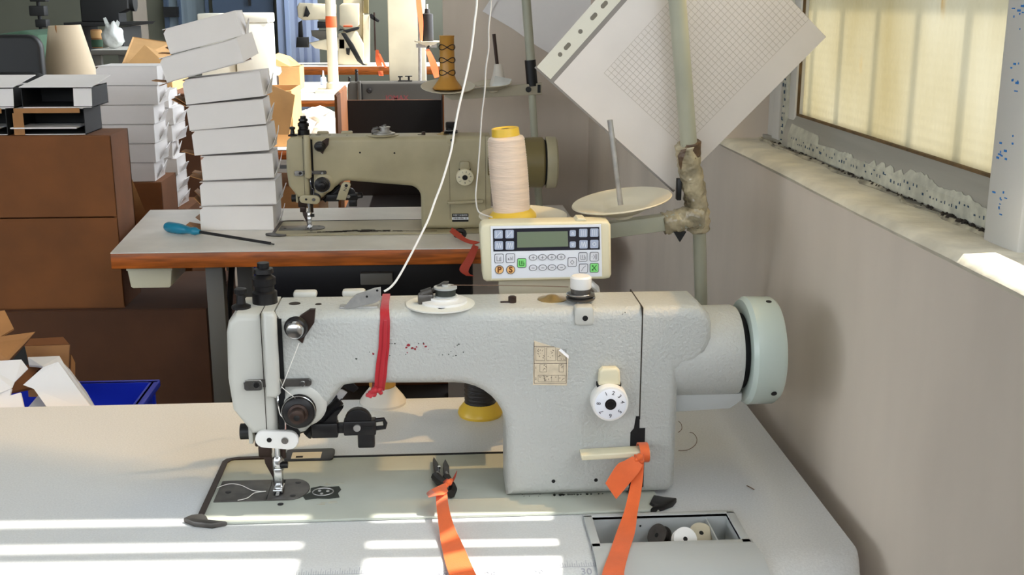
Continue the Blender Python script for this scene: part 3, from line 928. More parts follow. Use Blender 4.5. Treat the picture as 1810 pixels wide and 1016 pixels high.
    if near:
        MB().lathe([(0.0118, 0.0118), (0.0118, 0.0188)], (wx + 0.006, wy, 0.2448), 'z', 28).obj('bobbin_thread', 'chip_dark', o)
    lv = MB().box(wx - 0.026, wx - 0.008, wy - 0.010, wy + 0.002, 0.2470, 0.260, 0.0025).cyl((wx - 0.022, wy - 0.006, 0.26), (wx - 0.010, wy - 0.006, 0.264), 0.004, seg=10)
    lv.prism([(wx - 0.012, 0.259), (wx - 0.006, 0.2605), (wx + 0.009, 0.2690), (wx + 0.010, 0.2715), (wx + 0.004, 0.2715), (wx - 0.010, 0.263)], wy + 0.0, wy + 0.006, 'y', 0.0006, 1)
    lv.obj('winder_lever', 'plate_steel', o)
    MB().lathe([(0.0045, 0), (0.004, 0.0014)], (wx + 0.001, wy - 0.027, 0.2464), 'z', 14).obj('screw', 'chrome', o)
    # brass cap, small screw, thread stand post
    MB().lathe([(0.017, 0), (0.017, 0.001), (0.009, 0.003), (0.005, 0.0055), (0.001, 0.006)], (0.132, 0.045, 0.2449), 'z', 28).obj('oil_cap', 'brass', t)
    MB().lathe([(0.0048, 0), (0.0048, 0.007), (0.003, 0.008)], (0.084, 0.034, 0.2449), 'z', 14).box(0.070, 0.084, 0.032, 0.035, 0.2449, 0.2465).obj('thread_post', 'brown_metal', t)
    px2, py2 = (0.164, 0.030) if near else (0.150, 0.035)
    o = MB().lathe([(0.0165, 0.004), (0.0175, 0.006), (0.013, 0.0075), (0.0165, 0.009), (0.0165, 0.0105), (0.012, 0.0115), (0.012, 0.017)], (px2, py2, 0.2449), 'z', 28).obj('bobbin_tension', 'plate_steel' if near else 'black_metal', t)
    MB().lathe([(0.006, 0), (0.006, 0.012)], (px2, py2, 0.2449), 'z', 12).obj('tension_stud', 'chrome', o)
    MB().lathe([(0.0115, 0.0165), (0.0125, 0.0185), (0.0125, 0.030), (0.0105, 0.032), (0.002, 0.0325)], (px2, py2, 0.2449), 'z', 26).obj('tension_cap', 'white_plastic' if near else 'black_metal', o)
    MB().tube([(px2 + 0.0165 * math.cos(a), py2 + 0.0165 * math.sin(a), 0.2525 + 0.0008 * a) for a in [-0.5 + 0.3 * k for k in range(20)]], 0.0008, 6).obj('check_spring', 'chrome', o)
    MB().prism(rrect(px2 - 0.0105, px2 + 0.0115, 0.226, 0.2475, 0.004), -0.003, 0.016, 'y', 0.002, 2).obj('tension_mount', flat, t)
    MB().lathe([(0.0033, 0), (0.003, 0.0003)], (px2 + 0.0015, -0.0032, 0.2345), (0, -1, 0), 14).obj('mount_hole', 'black_hole', t)
    for q in COL.objects:
        if q not in seen and q.parent == t:
            q.location.z += ZT - 0.245
    # stitch length dial
    dx, dz = (0.194, 0.128) if near else (0.182, 0.142)
    MB().prism([(dx - 0.013, dz + 0.019), (dx - 0.012, dz + 0.036), (dx - 0.008, dz + 0.040), (dx + 0.008, dz + 0.040), (dx + 0.012, dz + 0.036), (dx + 0.013, dz + 0.019)], -0.012, 0.0, 'y', 0.003, 3).obj('dial_latch', 'cream_plastic' if near else flat, t)
    MB().box(dx - 0.014, dx + 0.014, -0.010, 0.0, dz + 0.016, dz + 0.0205).obj('latch_gap', 'black_hole', t)
    o = MB().lathe([(0.0205, 0.0), (0.0215, -0.003), (0.0215, -0.020), (0.0205, -0.022), (0.0185, -0.0225)], (dx, 0, dz), 'y', 44).obj('stitch_dial', 'white_plastic' if near else 'cream_plastic', t)
    MB().lathe([(0.0185, 0), (0.0180, 0.0003)], (dx, -0.0225, dz), (0, -1, 0), 40).obj('dial_face', 'panel_film' if near else 'cream_plastic', o)
    MB().lathe([(0.0066, 0), (0.0066, 0.0012), (0.0045, 0.0012), (0.0040, 0.0006)], (dx, -0.0225, dz), (0, -1, 0), 26).obj('dial_hub', 'black_metal', o)
    for k, a in enumerate((113, 78, 43, 10, -40, -90, -140, 175)):
        r_ = 0.0138
        text_on(o, 'dial_number', str(k + 1), 0.0068, dx + r_ * math.cos(math.radians(a)), -0.02305, dz + r_ * math.sin(math.radians(a)), 'ink_dark', math.radians(a - 90))
    # reverse lever
    lx0, lx1, lz = (0.161, 0.241, 0.0655) if near else (0.140, 0.225, 0.078)
    o = MB().prism([(lx0, lz - 0.0035), (lx0 - 0.001, lz + 0.003), (lx0 + 0.004, lz + 0.0035), (lx1 - 0.001, lz + 0.0060), (lx1, lz + 0.005), (lx1, lz - 0.001), (lx1 - 0.004, lz - 0.0015)], -0.030, -0.010, 'y', 0.0022, 3).obj('reverse_lever', 'cream_plastic' if near else flat, t)
    MB().box(lx1 - 0.012, lx1 - 0.004, -0.012, 0.02, lz - 0.002, lz + 0.004, 0.001).obj('lever_stem', 'black_metal', o)
    holes = ((0.131, 0.024), (0.182, 0.024)) if near else ((-0.068, 0.205), (0.014, 0.203))
    for x, z in holes:
        MB().lathe([(0.0023, 0), (0.0022, 0.0002)], (x, -0.0001, z), (0, -1, 0), 14).obj('screw_hole', 'black_hole', t)
    if near:
        # worn lettering and paint chips on the arm
        rr = random.Random(2)
        def chips(lst, m_, nm):
            c = MB()
            for x, z, r_ in lst:
                n_ = rr.randint(5, 7)
                pol = [(x + r_ * rr.uniform(.5, 1.2) * math.cos(2 * math.pi * k / n_), z + r_ * .7 * rr.uniform(.5, 1.2) * math.sin(2 * math.pi * k / n_)) for k in range(n_)]
                c.prism(pol, -0.0004, 0.0002, 'y')
            c.obj(nm, m_, t, smooth=False)['kind'] = 'stuff'
        red, blk = [], []
        for px, py, r_ in ((684, 606, 1.5), (722, 610, 4), (718, 614, 2.5), (729, 615, 3), (734, 617, 3), (736, 613, 2), (753, 612, 3), (749, 608, 2), (660, 625, 3.5), (682, 626, 3.5), (757, 617, 1), (720, 623, 1.5)):
            p = at(px, py, Y=1.245)
            red.append((p.x, p.z - TT, r_ * 0.00066))
        for px, py, r_ in ((630, 634, 2.2), (689, 607, 1.2), (693, 607, 1.4), (698, 607, 1.8), (740, 607, 1.3), (748, 606, 1.6), (653, 622, 1), (689, 628, 1.5), (707, 627, .9), (717, 626, 1.2), (776, 627, .9), (782, 627, 1.5), (793, 626, 1.4), (797, 621, 1.1), (806, 628, 1.6), (801, 629, 1), (819, 622, 1.6), (804, 613, 1.2), (808, 610, 1.4), (811, 608, 1.7), (825, 608, .8), (1105, 552, 1.4), (1100, 555, 1.2)):
            p = at(px, py, Y=1.245)
            blk.append((p.x, p.z - TT, r_ * 0.00066))
        for k in range(22):
            x = rr.choice((rr.gauss(0.140, 0.010), rr.gauss(0.168, 0.010)))
            blk.append((x, 0.0062, rr.uniform(0.0008, 0.0022)))
        for k in range(5):
            blk.append((rr.uniform(0.092, 0.12), rr.uniform(0.005, 0.008), 0.0006))
        chips(red, 'ink_red', 'worn_lettering')
        chips(blk, 'chip_dark', 'paint_chip')
        # torn instruction sticker
        P = lambda px, py: (lambda q: (q.x, q.z - TT))(at(px, py, Y=1.2445))
        o = MB().prism([P(942, 680), P(944, 602), P(956, 606), P(975, 612), P(991, 616), P(1005, 627), P(1002, 681)], -0.0006, 0.0, 'y').obj('sticker', 'sticker', t, smooth=False)
        MB().slab([(P(991, 616)[0], -0.0010, P(991, 616)[1]), (P(1005, 628)[0], -0.0010, P(1005, 628)[1]), (P(1004, 632)[0], -0.0040, P(1004, 632)[1]), (P(987, 618)[0], -0.0034, P(987, 618)[1])], 0.0003).obj('curled_corner', 'panel_film', o)
        ik = MB()
        def ln(a, b, wd=0.0003):
            a, b = Vector((P(*a)[0], -0.0008, P(*a)[1])), Vector((P(*b)[0], -0.0008, P(*b)[1]))
            d = (b - a)
            nn = Vector((-d.z, 0, d.x)).normalized() * wd
            ik.raw([a - nn, b - nn, b + nn, a + nn], [(0, 1, 2, 3)])
        for a, b in (((944, 642), (1002, 642)), ((944, 612), (980, 612)), ((944, 677), (1001, 677)), ((944, 604), (944, 677)), ((1001, 630), (1001, 677))):
            ln(a, b)
        for x0, x1, y0, y1 in ((947, 963, 614, 637), (966, 982, 614, 637), (985, 1000, 618, 637), (951, 999, 663, 674), (954, 966, 644, 657), (988, 996, 644, 657)):
            for a, b in (((x0, y0), (x1, y0)), ((x1, y0), (x1, y1)), ((x1, y1), (x0, y1)), ((x0, y1), (x0, y0))):
                ln(a, b, 0.00018)
        for x in (963, 975, 987):
            ln((x, 663), (x, 674), 0.00018)
        rr = random.Random(4)
        for x0, x1, y0, y1, n_ in ((949, 961, 616, 636, 12), (969, 980, 618, 636, 6), (988, 997, 624, 634, 4), (953, 998, 665, 672, 16), (955, 964, 646, 655, 5), (990, 994, 646, 649, 3)):
            for k in range(n_):
                x, y = rr.uniform(x0, x1), rr.uniform(y0, y1)
                ln((x, y), (x + rr.uniform(-3, 3), y + rr.uniform(-3, 3)), 0.0003)
        ik.obj('sticker_print', 'sticker_ink', o, smooth=False)['kind'] = 'stuff'
        text_on(o, 'sticker_number', '1', 0.004, P(947, 650)[0], -0.0009, P(947, 650)[1], 'sticker_ink')
        text_on(o, 'sticker_number', '2', 0.004, P(947, 669)[0], -0.0009, P(947, 669)[1], 'sticker_ink')
    else:
        o = MB().prism(rrect(0.150, 0.190, 0.036, 0.045, 0.001), -0.0008, 0.0, 'y').prism(rrect(0.150, 0.190, 0.0235, 0.029, 0.001), -0.0008, 0.0, 'y').obj('name_plate', 'black_plastic', t)
        MB().prism(rrect(0.150, 0.190, 0.029, 0.036, 0.0006), -0.0008, 0.0, 'y').obj('plate_band', 'panel_film', o)
        text_on(o, 'plate_lettering', '\u4e2d\u56fd\u5de5\u4e1a\u7f1d\u7eab\u673a', 0.0052, 0.170, -0.0011, 0.0405, 'panel_film')
        text_on(o, 'plate_lettering', 'HHB-4361 D', 0.0062, 0.170, -0.0011, 0.0325, 'ink_dark', bold=0.0001)
    return t


mach = machine('off-white sewing machine with red strip tied round its arm, in the foreground', (0, 1.245, TT), 'near')
machine('beige oil-stained sewing machine standing behind on the orange-edged table', (-0.1256, 2.885, TT), 'row').scale.x = 1.06
# ------------------------------------------------------------------ things on and around the near machine
O = Vector((0, 1.245, TT))


def PX(px, py, Y):
    return at(px, py, Y=Y)


# red strip tied round the arm
t = thing('red_ribbon', 'red cloth strip knotted round the arm of the near sewing machine', 'ribbon', (-0.07, 1.29, 0.98))
o0 = t.location
fr = []
ZA = TT + 0.2365
for xl, xr_, y, z in ((-0.069, -0.0600, 1.322, ZA + .001), (-0.0690, -0.0600, 1.285, ZA + .0012), (-0.0690, -0.0590, 1.259, ZA + .001), (-0.0688, -0.0583, 1.2495, ZA - .0032), (-0.0687, -0.0578, 1.2447, ZA - .009), (-0.0695, -0.0578, 1.2436, ZA - .016), (-0.0715, -0.0590, 1.2434, .945), (-0.0745, -0.0615, 1.2432, .928), (-0.0765, -0.0630, 1.2432, .912), (-0.0775, -0.0650, 1.2450, .900), (-0.0800, -0.0665, 1.248, .892)):
    fr.append((Vector((xl, y, z)) - o0, Vector((xr_, y, z)) - o0))
MB().strip(fr, 0.0016).obj('front_band', 'red_fabric', t, angle=80)
MB().strip([((a * .60 + b * .40) + Vector((0, -0.0014, 0)), (a * .28 + b * .72) + Vector((0, -0.0018, 0))) for a, b in fr[4:]], 0.0018).obj('fold', 'red_fabric', t, angle=80)
bk = [(Vector((-0.069, 1.322, ZA + .001)), Vector((-0.060, 1.322, ZA + .001))), (Vector((-0.073, 1.3325, 0.979)), Vector((-0.064, 1.3325, 0.979))), (Vector((-0.076, 1.3335, 0.96)), Vector((-0.066, 1.3335, 0.96))), (Vector((-0.078, 1.3335, 0.905)), Vector((-0.066, 1.3335, 0.905))), (Vector((-0.080, 1.325, 0.8925)), Vector((-0.068, 1.325, 0.8925))), (Vector((-0.082, 1.28, 0.891)), Vector((-0.07, 1.28, 0.891))), (Vector((-0.082, 1.252, 0.891)), Vector((-0.07, 1.252, 0.891)))]
MB().strip([(a - o0, b - o0) for a, b in bk], 0.0014).obj('back_band', 'red_fabric', t, angle=80)
k = MB()
rr = random.Random(6)
for cx, cy, r in ((662, 690, 7), (670, 689, 6), (655, 694, 5), (650, 698, 4), (661, 697, 5), (673, 694, 4)):
    c = PX(cx, cy, 1.245) - o0
    r *= 0.00068
    k.lathe([(r * .15, -r), (r * .7, -r * .7), (r, 0), (r * .75, r * .65), (r * .15, r)], c, Vector((rr.uniform(-1, 1), rr.uniform(-.5, .5), rr.uniform(-1, 1))), 10)
k.obj('knot', 'red_fabric', t, angle=80)
MB().strip([(PX(656, 690, 1.244) - o0, PX(664, 694, 1.244) - o0), (PX(646, 700, 1.240) - o0, PX(656, 704, 1.240) - o0)], 0.0014).obj('tail', 'red_fabric', t)

# thread snips lying on the machine bed with an orange ribbon
zb = TT + 0.004
t = thing('thread_snips', 'small black thread snips lying on the near machine bed', 'snips', (0.0, 1.34, zb))
o0 = Vector(t.location)


def bedp(px, py, h=0.006):
    return at(px, py, Z=zb + h) - o0


for pts in (((767, 811), (765, 816), (767, 832), (772, 848), (779, 846), (778, 836), (774, 822)), ((787, 815), (783, 824), (784, 840), (788, 850), (794, 848), (794, 828), (790, 820))):
    q = [bedp(x, y, 0.004) for x, y in pts]
    MB().prism([(p.x, p.y) for p in q], 0.0015, 0.008, 'z', 0.001, 1).obj('blade', 'black_metal', t)
MB().tube(smooth_path([bedp(770, 842, .006), bedp(780, 852, .007), bedp(792, 860, .009), bedp(799, 858, .009)], 5), 0.006, 8).tube(smooth_path([bedp(789, 844, .006), bedp(796, 856, .007), bedp(800, 864, .008), bedp(797, 873, .007)], 5), 0.0055, 8).obj('handle', 'black_plastic', t)
MB().lathe([(0.002, 0), (0.002, .003)], bedp(776, 828, .007), 'z', 10).obj('spring_pin', 'chrome', t)
for a, b in (((773, 834), (781, 842)), ((789, 834), (792, 840))):
    MB().tube([bedp(*a, .009), bedp(*b, .009)], 0.0015, 6).obj('spring', 'steel', t)

t = thing('orange_ribbon', 'orange ribbon knotted to the black snips and trailing off the table front', 'ribbon', (0.0, 1.2, zb), group='orange ribbons on the near table')
o0 = Vector(t.location)


def rb(l, r, zl, zr=None):
    return (at(l[0], l[1], Z=zl) - o0, at(r[0], r[1], Z=zl if zr is None else zr) - o0)


def dense(pairs, n=5):
    a = smooth_path([p[0] for p in pairs], n)
    b = smooth_path([p[1] for p in pairs], n)
    return list(zip(a, b))


ma = [rb((772, 866), (790, 862), .776), rb((771, 884), (792, 890), .772, .778), rb((774, 915), (798, 915), .764, .770), rb((777, 940), (806, 938), .7575, .765), rb((780, 962), (817, 960), .7545, .760), rb((786, 990), (830, 990), .7525, .757), rb((794, 1016), (842, 1016), .751, .754)]
ma += [(Vector((0.013, 1.045, 0.735)) - o0, Vector((0.046, 1.045, 0.735)) - o0), (Vector((0.018, 1.036, 0.66)) - o0, Vector((0.050, 1.036, 0.66)) - o0)]
MB().strip(dense(ma), 0.0008).obj('band', 'orange_fabric', t, angle=80)
MB().strip(dense([rb((786, 854), (792, 868), .778), rb((771, 861), (784, 874), .780), rb((759, 867), (771, 876), .776, .779), rb((754, 872), (758, 879), .770, .776)]), 0.0008).obj('tail', 'orange_fabric', t, angle=80)
MB().strip(dense([rb((783, 852), (790, 846), .770), rb((796, 858), (802, 848), .774), rb((800, 846), (808, 832), .772)]), 0.0009).obj('tail', 'dull_red_fabric', t, angle=80)
k = MB()
for cx, cy, r in ((793, 853, 6), (788, 858, 5), (797, 849, 4)):
    r *= 0.0007
    k.lathe([(r * .15, -r), (r * .7, -r * .7), (r, 0), (r * .75, r * .65), (r * .15, r)], at(cx, cy, Z=.776) - o0, Vector((1, .3, .4)), 10)
k.obj('knot', 'orange_fabric', t, angle=80)

# orange ribbon on the reverse lever
t = thing('orange_ribbon', 'orange ribbon tied to the stitch lever, hanging past the bobbin tray', 'ribbon', (0.23, 1.215, 0.81), group='orange ribbons on the near table')
o0 = Vector(t.location)


def ry(l, r, y, yr=None):
    return (at(l[0], l[1], Y=y) - o0, at(r[0], r[1], Y=y if yr is None else yr) - o0)


mb_ = [ry((1121, 803), (1141, 803), 1.211), ry((1120, 820), (1138, 818), 1.209, 1.205), ry((1117, 845), (1137, 840), 1.204, 1.200), ry((1111, 872), (1133, 872), 1.192, 1.188), ry((1103, 905), (1127, 905), 1.172, 1.168), ry((1090, 940), (1122, 942), 1.140, 1.136), ry((1078, 975), (1112, 975), 1.096), ry((1064, 1016), (1103, 1016), 1.046)]
mb_ += [(Vector((0.164, 1.034, 0.752)) - o0, Vector((0.188, 1.034, 0.752)) - o0), (Vector((0.160, 1.026, 0.66)) - o0, Vector((0.184, 1.026, 0.66)) - o0)]
MB().strip(dense(mb_), 0.0008).obj('band', 'orange_fabric', t, angle=80)
tl = [ry((1118, 806), (1136, 822), 1.206, 1.202), ry((1104, 814), (1128, 836), 1.204, 1.197), ry((1090, 822), (1112, 855), 1.203, 1.196), ry((1070, 854), (1089, 882), 1.199, 1.194)]
MB().strip(dense(tl), 0.0008).obj('tail', 'orange_fabric', t, angle=80)
lp = []
for a in [2 * math.pi * k / 16 for k in range(17)]:
    c = Vector((0.2345, 1.225 + 0.015 * math.cos(a), 0.8165 + 0.0105 * math.sin(a))) - o0
    lp.append((c + Vector((-0.006, 0, 0)), c + Vector((0.005, 0, 0))))
MB().strip(lp, 0.0012).obj('loop', 'orange_fabric', t, angle=80)
k = MB()
for cx, cy, r in ((1131, 808, 8), (1125, 812, 6), (1134, 815, 5)):
    r *= 0.00064
    k.lathe([(r * .15, -r), (r * .7, -r * .7), (r, 0), (r * .75, r * .65), (r * .15, r)], at(cx, cy, Y=1.206) - o0, Vector((1, .3, .4)), 10)
k.obj('knot', 'orange_fabric', t, angle=80)

# bobbin tray let into the table front
t = thing('bobbin_tray', 'grey plastic bobbin tray let into the front of the near table', 'tray', (0.248, 1.15, TT))
x0, x1, y0, y1 = tx0 - 0.248, tx1 - 0.248, ty0 - 1.15, ty1 - 1.15
b = MB()
zf, th, rz = -0.030, 0.004, 0.004
b.box(x0 + .0005, x1 - .0005, y0 + .0005, y1 - .0005, zf - .003, zf)
b.box(x0 + .0005, x0 + th, y0, y1, zf, rz).box(x1 - th, x1 - .0005, y0, y1, zf, rz)
b.box(x0, x1, y0 + .0005, y0 + th, zf, rz).box(x0, x1, y1 - th, y1 - .0005, zf, rz)
b.obj('body', 'tray_plastic', t, smooth=False)
r_ = MB()
r_.prism([(x0 - .006, y1 + .003), (x1 + .002, y1 + .003), (x1 + .007, y0 - .006), (x0 - .004, y0 - .006), (x0 + .004, y0 + .003), (x1 - .004, y0 + .003), (x1 - .004, y1 - .004), (x0 + .004, y1 - .004), (x0 + .004, y0 + .003), (x0 - .004, y0 - .006)], 0.0004, rz + .001, 'z')
r_.v, r_.f, r_.m = [], [], []
r_.box(x0 - .006, x1 + .006, y1 - .004, y1 + .004, .0004, rz + .001, .0008)
r_.box(x0 - .006, x0 + .004, y0 - .004, y1, .0004, rz + .001, .0008)
r_.box(x1 - .004, x1 + .006, y0 - .004, y1, .0004, rz + .001, .0008)
r_.box(x0 - .006, x1 + .008, y0 - .008, y0 + .004, .0004, rz + .001, .0008)
r_.obj('rim', 'tray_plastic', t)
# sloping front apron that follows the rolled table edge
ap = [(x0 - .006, -0.008), (x1 + .008, -0.008)]
pr_ = []
for d in (0.0, 0.014, 0.028, 0.042, 0.055, 0.062):
    y = ty0 - 0.008 - d
    z = ztop(y) - TT + 0.0045 if y > YF - 0.056 else -0.040
    pr_.append((y - 1.15, z))
MB().strip([(Vector((x0 - .006, y, z)), Vector((x1 + .008 + .006 * i / 5, y, z))) for i, (y, z) in enumerate(pr_)], 0.003).obj('apron', 'tray_plastic', t, angle=60)
MB().box(x1 - .028, x1 - .0265, y0 + th, y1 - th, zf, -0.001).obj('divider', 'tray_plastic', t)
MB().box(x0 + th, x1 - .028, y0 + .018, y0 + .0195, zf, -0.012).obj('divider', 'tray_plastic', t)
MB().lathe([(0.0012, 0), (0.001, .0004)], (-0.022, y1 - .0046, -0.008), (0, -1, 0), 10).obj('pin_hole', 'black_hole', t)


def bobbin(label, px, py, axis, flange, thread, z, R=0.0135):
    c = at(px, py, Z=z)
    t = thing('bobbin', label, 'bobbin', c, group='bobbins in the tray')
    a = Vector(axis).normalized()
    for h in (-0.0052, 0.0046):
        f = MB().lathe([(0.0026, h), (R, h), (R, h + .0009), (0.0026, h + .0009)], (0, 0, 0), a, 30, cap=False)
        f.obj('flange', flange, t)
    MB().lathe([(0.0105, -0.0046), (0.0105, 0.0046)], (0, 0, 0), a, 24).obj('winding', thread, t)
    MB().lathe([(0.0030, 0.0054), (0.0030, 0.0046)], (0, 0, 0), a, 14).obj('bore', 'black_hole', t)
    return t


bobbin('white bobbin with dark hole, leaning on the tray front', 1209, 954, (0.10, -0.80, 0.62), 'white_plastic', 'thread_white', TT - 0.005)
bobbin('grey metal bobbin wound with black thread in the tray', 1166, 948, (-0.75, -0.42, 0.55), 'plate_steel', 'thread_black', TT - 0.012)
bobbin('pale bobbin at the rear of the tray, beside the divider', 1238, 946, (0.05, -0.55, 0.85), 'cream_dark', 'thread_white', TT - 0.010)

# stray threads on the table
tag(MB().tube(smooth_path([at(x, y, Z=TT + .0008) for x, y in ((1199, 796), (1215, 795), (1228, 787), (1232, 776), (1226, 766), (1219, 764))], 6), 0.0004, 5).obj('loose_thread', 'thread_brown'), 'thin curled brown thread on the table right of the machine', 'thread')
tag(MB().tube(smooth_path([at(x, y, Z=TT + .0008) for x, y in ((1199, 764), (1205, 758), (1204, 749), (1199, 744))], 6), 0.0004, 5).obj('loose_thread', 'thread_brown'), 'tiny thread loop peeping from behind the machine post', 'thread')
tag(MB().tube(smooth_path([at(x, y, Z=TT + .0012) for x, y in ((1320, 858), (1326, 861), (1333, 865))], 4), 0.0006, 5).obj('loose_thread', 'thread_brown'), 'short dark thread scrap lying on the table by the wall', 'thread')
tag(MB().tube(smooth_path([at(x, y, Z=TT + .0062) for x, y in ((383, 862), (405, 855), (425, 857), (445, 866), (460, 868), (470, 868), (450, 871), (437, 880), (420, 884))], 6), 0.0005, 5).obj('loose_thread', 'thread_white'), 'white thread end trailing over the steel plate by the needle', 'thread')
# sewing thread from the pretension through the guide to the tension dial
tag(MB().tube([Vector(p) + O for p in ((-0.160, -0.010, 0.205), (-0.180, -0.011, 0.157), (-0.182, -0.010, 0.153), (-0.167, -0.010, 0.139))], 0.0005, 5).obj('needle_thread', 'thread_white'), 'white thread running down the machine head to its tension dial', 'thread')
tag(MB().tube(smooth_path([Vector(p) + O for p in ((0.012, 0.028, 0.2600), (0.06, 0.03, 0.2585), (0.12, 0.032, 0.2560), (0.150, 0.034, 0.2540))], 4), 0.0005, 5).obj('winder_thread', 'thread_brown'), 'fine thread stretched along the machine top to the bobbin winder', 'thread')

# ------------------------------------------------------------------ control panel behind the arm
YP = 1.395
c0 = at(965, 497, Y=YP)
t = thing('control_panel', 'cream sewing control panel with small display and rows of keys', 'control panel', c0)
c0 = Vector(c0)


def Q(px, py, y=YP):
    p = at(px, py, Y=y) - c0
    return (p.x, p.z)


body = [Q(848, 406), Q(851, 399), Q(857, 396), Q(868, 395), Q(1068, 391), Q(1076, 392), Q(1080, 398), Q(1081, 486), Q(1078, 492), Q(1070, 494), Q(870, 498), Q(860, 498), Q(855, 495), Q(853, 489)]
MB().prism(body, 0.0, 0.036, 'y', 0.004, 3).obj('housing', 'cream_plastic', t)
MB().prism([Q(1018, 392), Q(1022, 387), Q(1034, 387), Q(1038, 391)], 0.004, 0.03, 'y', 0.001).obj('latch', 'cream_plastic', t)
MB().prism([Q(866, 398), Q(1064, 394), Q(1067, 490), Q(868, 495)], -0.0006, 0.001, 'y').obj('bezel', 'cream_plastic', t)
film = MB().prism([Q(867, 399.5), Q(1062, 396), Q(1064, 488), Q(869, 492)], -0.0012, 0, 'y').obj('face_film', 'panel_film', t)
MB().prism([Q(871, 404), Q(1059, 400.5), Q(1060, 440.5), Q(872, 444)], -0.0016, -0.0012, 'y').obj('black_field', 'panel_black', film)
MB().prism([Q(914, 409.5), Q(1003, 408), Q(1004, 435), Q(914, 437)], -0.0020, -0.0016, 'y').obj('display', 'lcd', film)


def key(px, py, w_, h_, m_, shape='sq', mark=None, line='key_line'):
    a, b = Q(px - w_ / 2, py + h_ / 2), Q(px + w_ / 2, py - h_ / 2)
    cx, cz, hw, hh = (a[0] + b[0]) / 2, (a[1] + b[1]) / 2, abs(b[0] - a[0]) / 2, abs(b[1] - a[1]) / 2
    if shape == 'sq':
        po, pi = rrect(cx - hw, cx + hw, cz - hh, cz + hh, 0.0018, 3), rrect(cx - hw * .88, cx + hw * .88, cz - hh * .88, cz + hh * .88, 0.0014, 3)
    else:
        po = [(cx + hw * math.cos(q), cz + hh * math.sin(q)) for q in [2 * math.pi * k / 20 for k in range(20)]]
        pi = [(cx + hw * .84 * math.cos(q), cz + hh * .84 * math.sin(q)) for q in [2 * math.pi * k / 20 for k in range(20)]]
    k = MB().prism(po, -0.0021, -0.0012, 'y').obj('key', line, film, smooth=False)
    MB().prism(pi, -0.0025, -0.0021, 'y').obj('key_top', m_, k, smooth=False).parent = k
    mk = MB()

    def L(x0, z0, x1, z1, wd=.0003):
        A, B = Vector((cx + x0 * hw, -0.0027, cz + z0 * hh)), Vector((cx + x1 * hw, -0.0027, cz + z1 * hh))
        d = B - A
        nn = Vector((-d.z, 0, d.x)).normalized() * wd
        mk.raw([A - nn, B - nn, B + nn, A + nn], [(0, 1, 2, 3)])
    ln = {'N': ((-.5, -.6, -.5, .6), (-.5, -.6, .5, .6), (.5, .6, .5, -.6)),
          'M': ((-.6, -.6, -.35, .6), (-.35, .6, -.1, -.6), (-.1, -.6, .15, .6), (.15, .6, .4, -.6), (.4, -.6, .6, .6)),
          'U': ((-.4, -.6, -.4, .6), (0, -.6, 0, .6), (.4, -.6, .4, .6)),
          'L': ((-.5, -.5, -.5, .5), (-.5, -.5, .5, -.5), (.1, -.5, .1, .2), (.35, -.5, .35, .4)),
          '+': ((-.35, 0, .35, 0), (0, -.5, 0, .5)), '-': ((-.35, 0, .35, 0),),
          '/': ((-.5, -.6, -.1, .1), (-.1, .1, .5, .6)),
          'X': ((-.55, -.6, .5, .6), (-.55, .6, .5, -.6), (-.55, -.3, -.2, -.5), (-.55, .3, -.2, .5)),
          'O': ((-.4, 0, 0, .45), (0, .45, .4, 0), (.4, 0, 0, -.45), (0, -.45, -.4, 0)),
          '^': ((-.35, -.3, 0, .4), (0, .4, .35, -.3), (.35, -.3, -.35, -.3)), 'v': ((-.35, .3, 0, -.4), (0, -.4, .35, .3), (.35, .3, -.35, .3)),
          'B': ((-.5, -.5, -.5, .5), (-.5, -.5, .5, -.5), (-.1, -.3, -.1, .5), (.25, -.3, .25, .5), (.5, -.5, .5, .1)),
          'S': ((-.6, 0, -.4, 0), (-.2, -.5, .05, 0), (.05, 0, -.2, .5), (.25, -.6, .25, .6), (.55, -.6, .55, .6)),
          'T': ((-.5, -.4, -.5, 0), (-.5, 0, -.2, -.4), (0, -.4, 0, .3), (.3, -.4, .3, .1), (.5, -.4, .5, .4)), None: ()}
    if mark in ('P', 'Sx'):
        text_on(k, 'key_letter', mark[0], 0.0105, cx, -0.0027, cz, 'key_brown', bold=0.0004)
    else:
        for l_ in ln[mark]:
            L(*l_, wd=.00045 if m_ == 'key_green' else .0003)
        if mk.v:
            mk.obj('key_symbol', 'key_green_line' if m_ == 'key_green' else ('panel_film' if m_ == 'key_blue' else 'key_line'), k, smooth=False)


for px, py, w_, m_ in ((881, 413.5, 17, 'N'), (900.5, 413, 17, 'N'), (881.5, 433, 17, 'M'), (901, 433, 17, 'M'), (1012, 411.5, 12.5, '^'), (1012, 431.5, 12.5, 'v'), (1030.5, 411, 17, 'U'), (1050, 410.5, 17, 'U'), (1031, 431, 17, 'M'), (1050, 430.5, 17, 'O')):
    key(px, py, w_, w_, 'key_blue', 'sq', m_, 'panel_black')
for px, py, m_ in ((882, 456, 'L'), (902, 455.5, 'T'), (1011, 462.5, 'O'), (1030, 453.5, 'B'), (1050, 453, 'S'), (1031, 473.5, '/')):
    key(px, py, 16, 16.5, 'key_white', 'sq', m_)
key(922, 464, 16, 17, 'key_green', 'sq', 'B')
key(1050, 472.5, 16, 17, 'key_green', 'sq', 'X')
key(882.5, 476, 16, 16, 'key_orange', 'round', 'P')
key(902.5, 476, 16, 16, 'key_orange', 'round', 'Sx')
for px, py in ((942, 454.5), (958.5, 454), (975, 453.8), (991.5, 453.3)):
    key(px, py, 15, 11, 'key_white', 'round', '+')
for px, py in ((942, 472.7), (959, 472.3), (975.5, 472), (992, 471.6)):
    key(px, py, 15, 11, 'key_white', 'round', '-')
br = MB().prism([Q(882, 500), Q(1042, 496), Q(1044, 530), Q(884, 534)], 0.010, 0.020, 'y', 0.001)
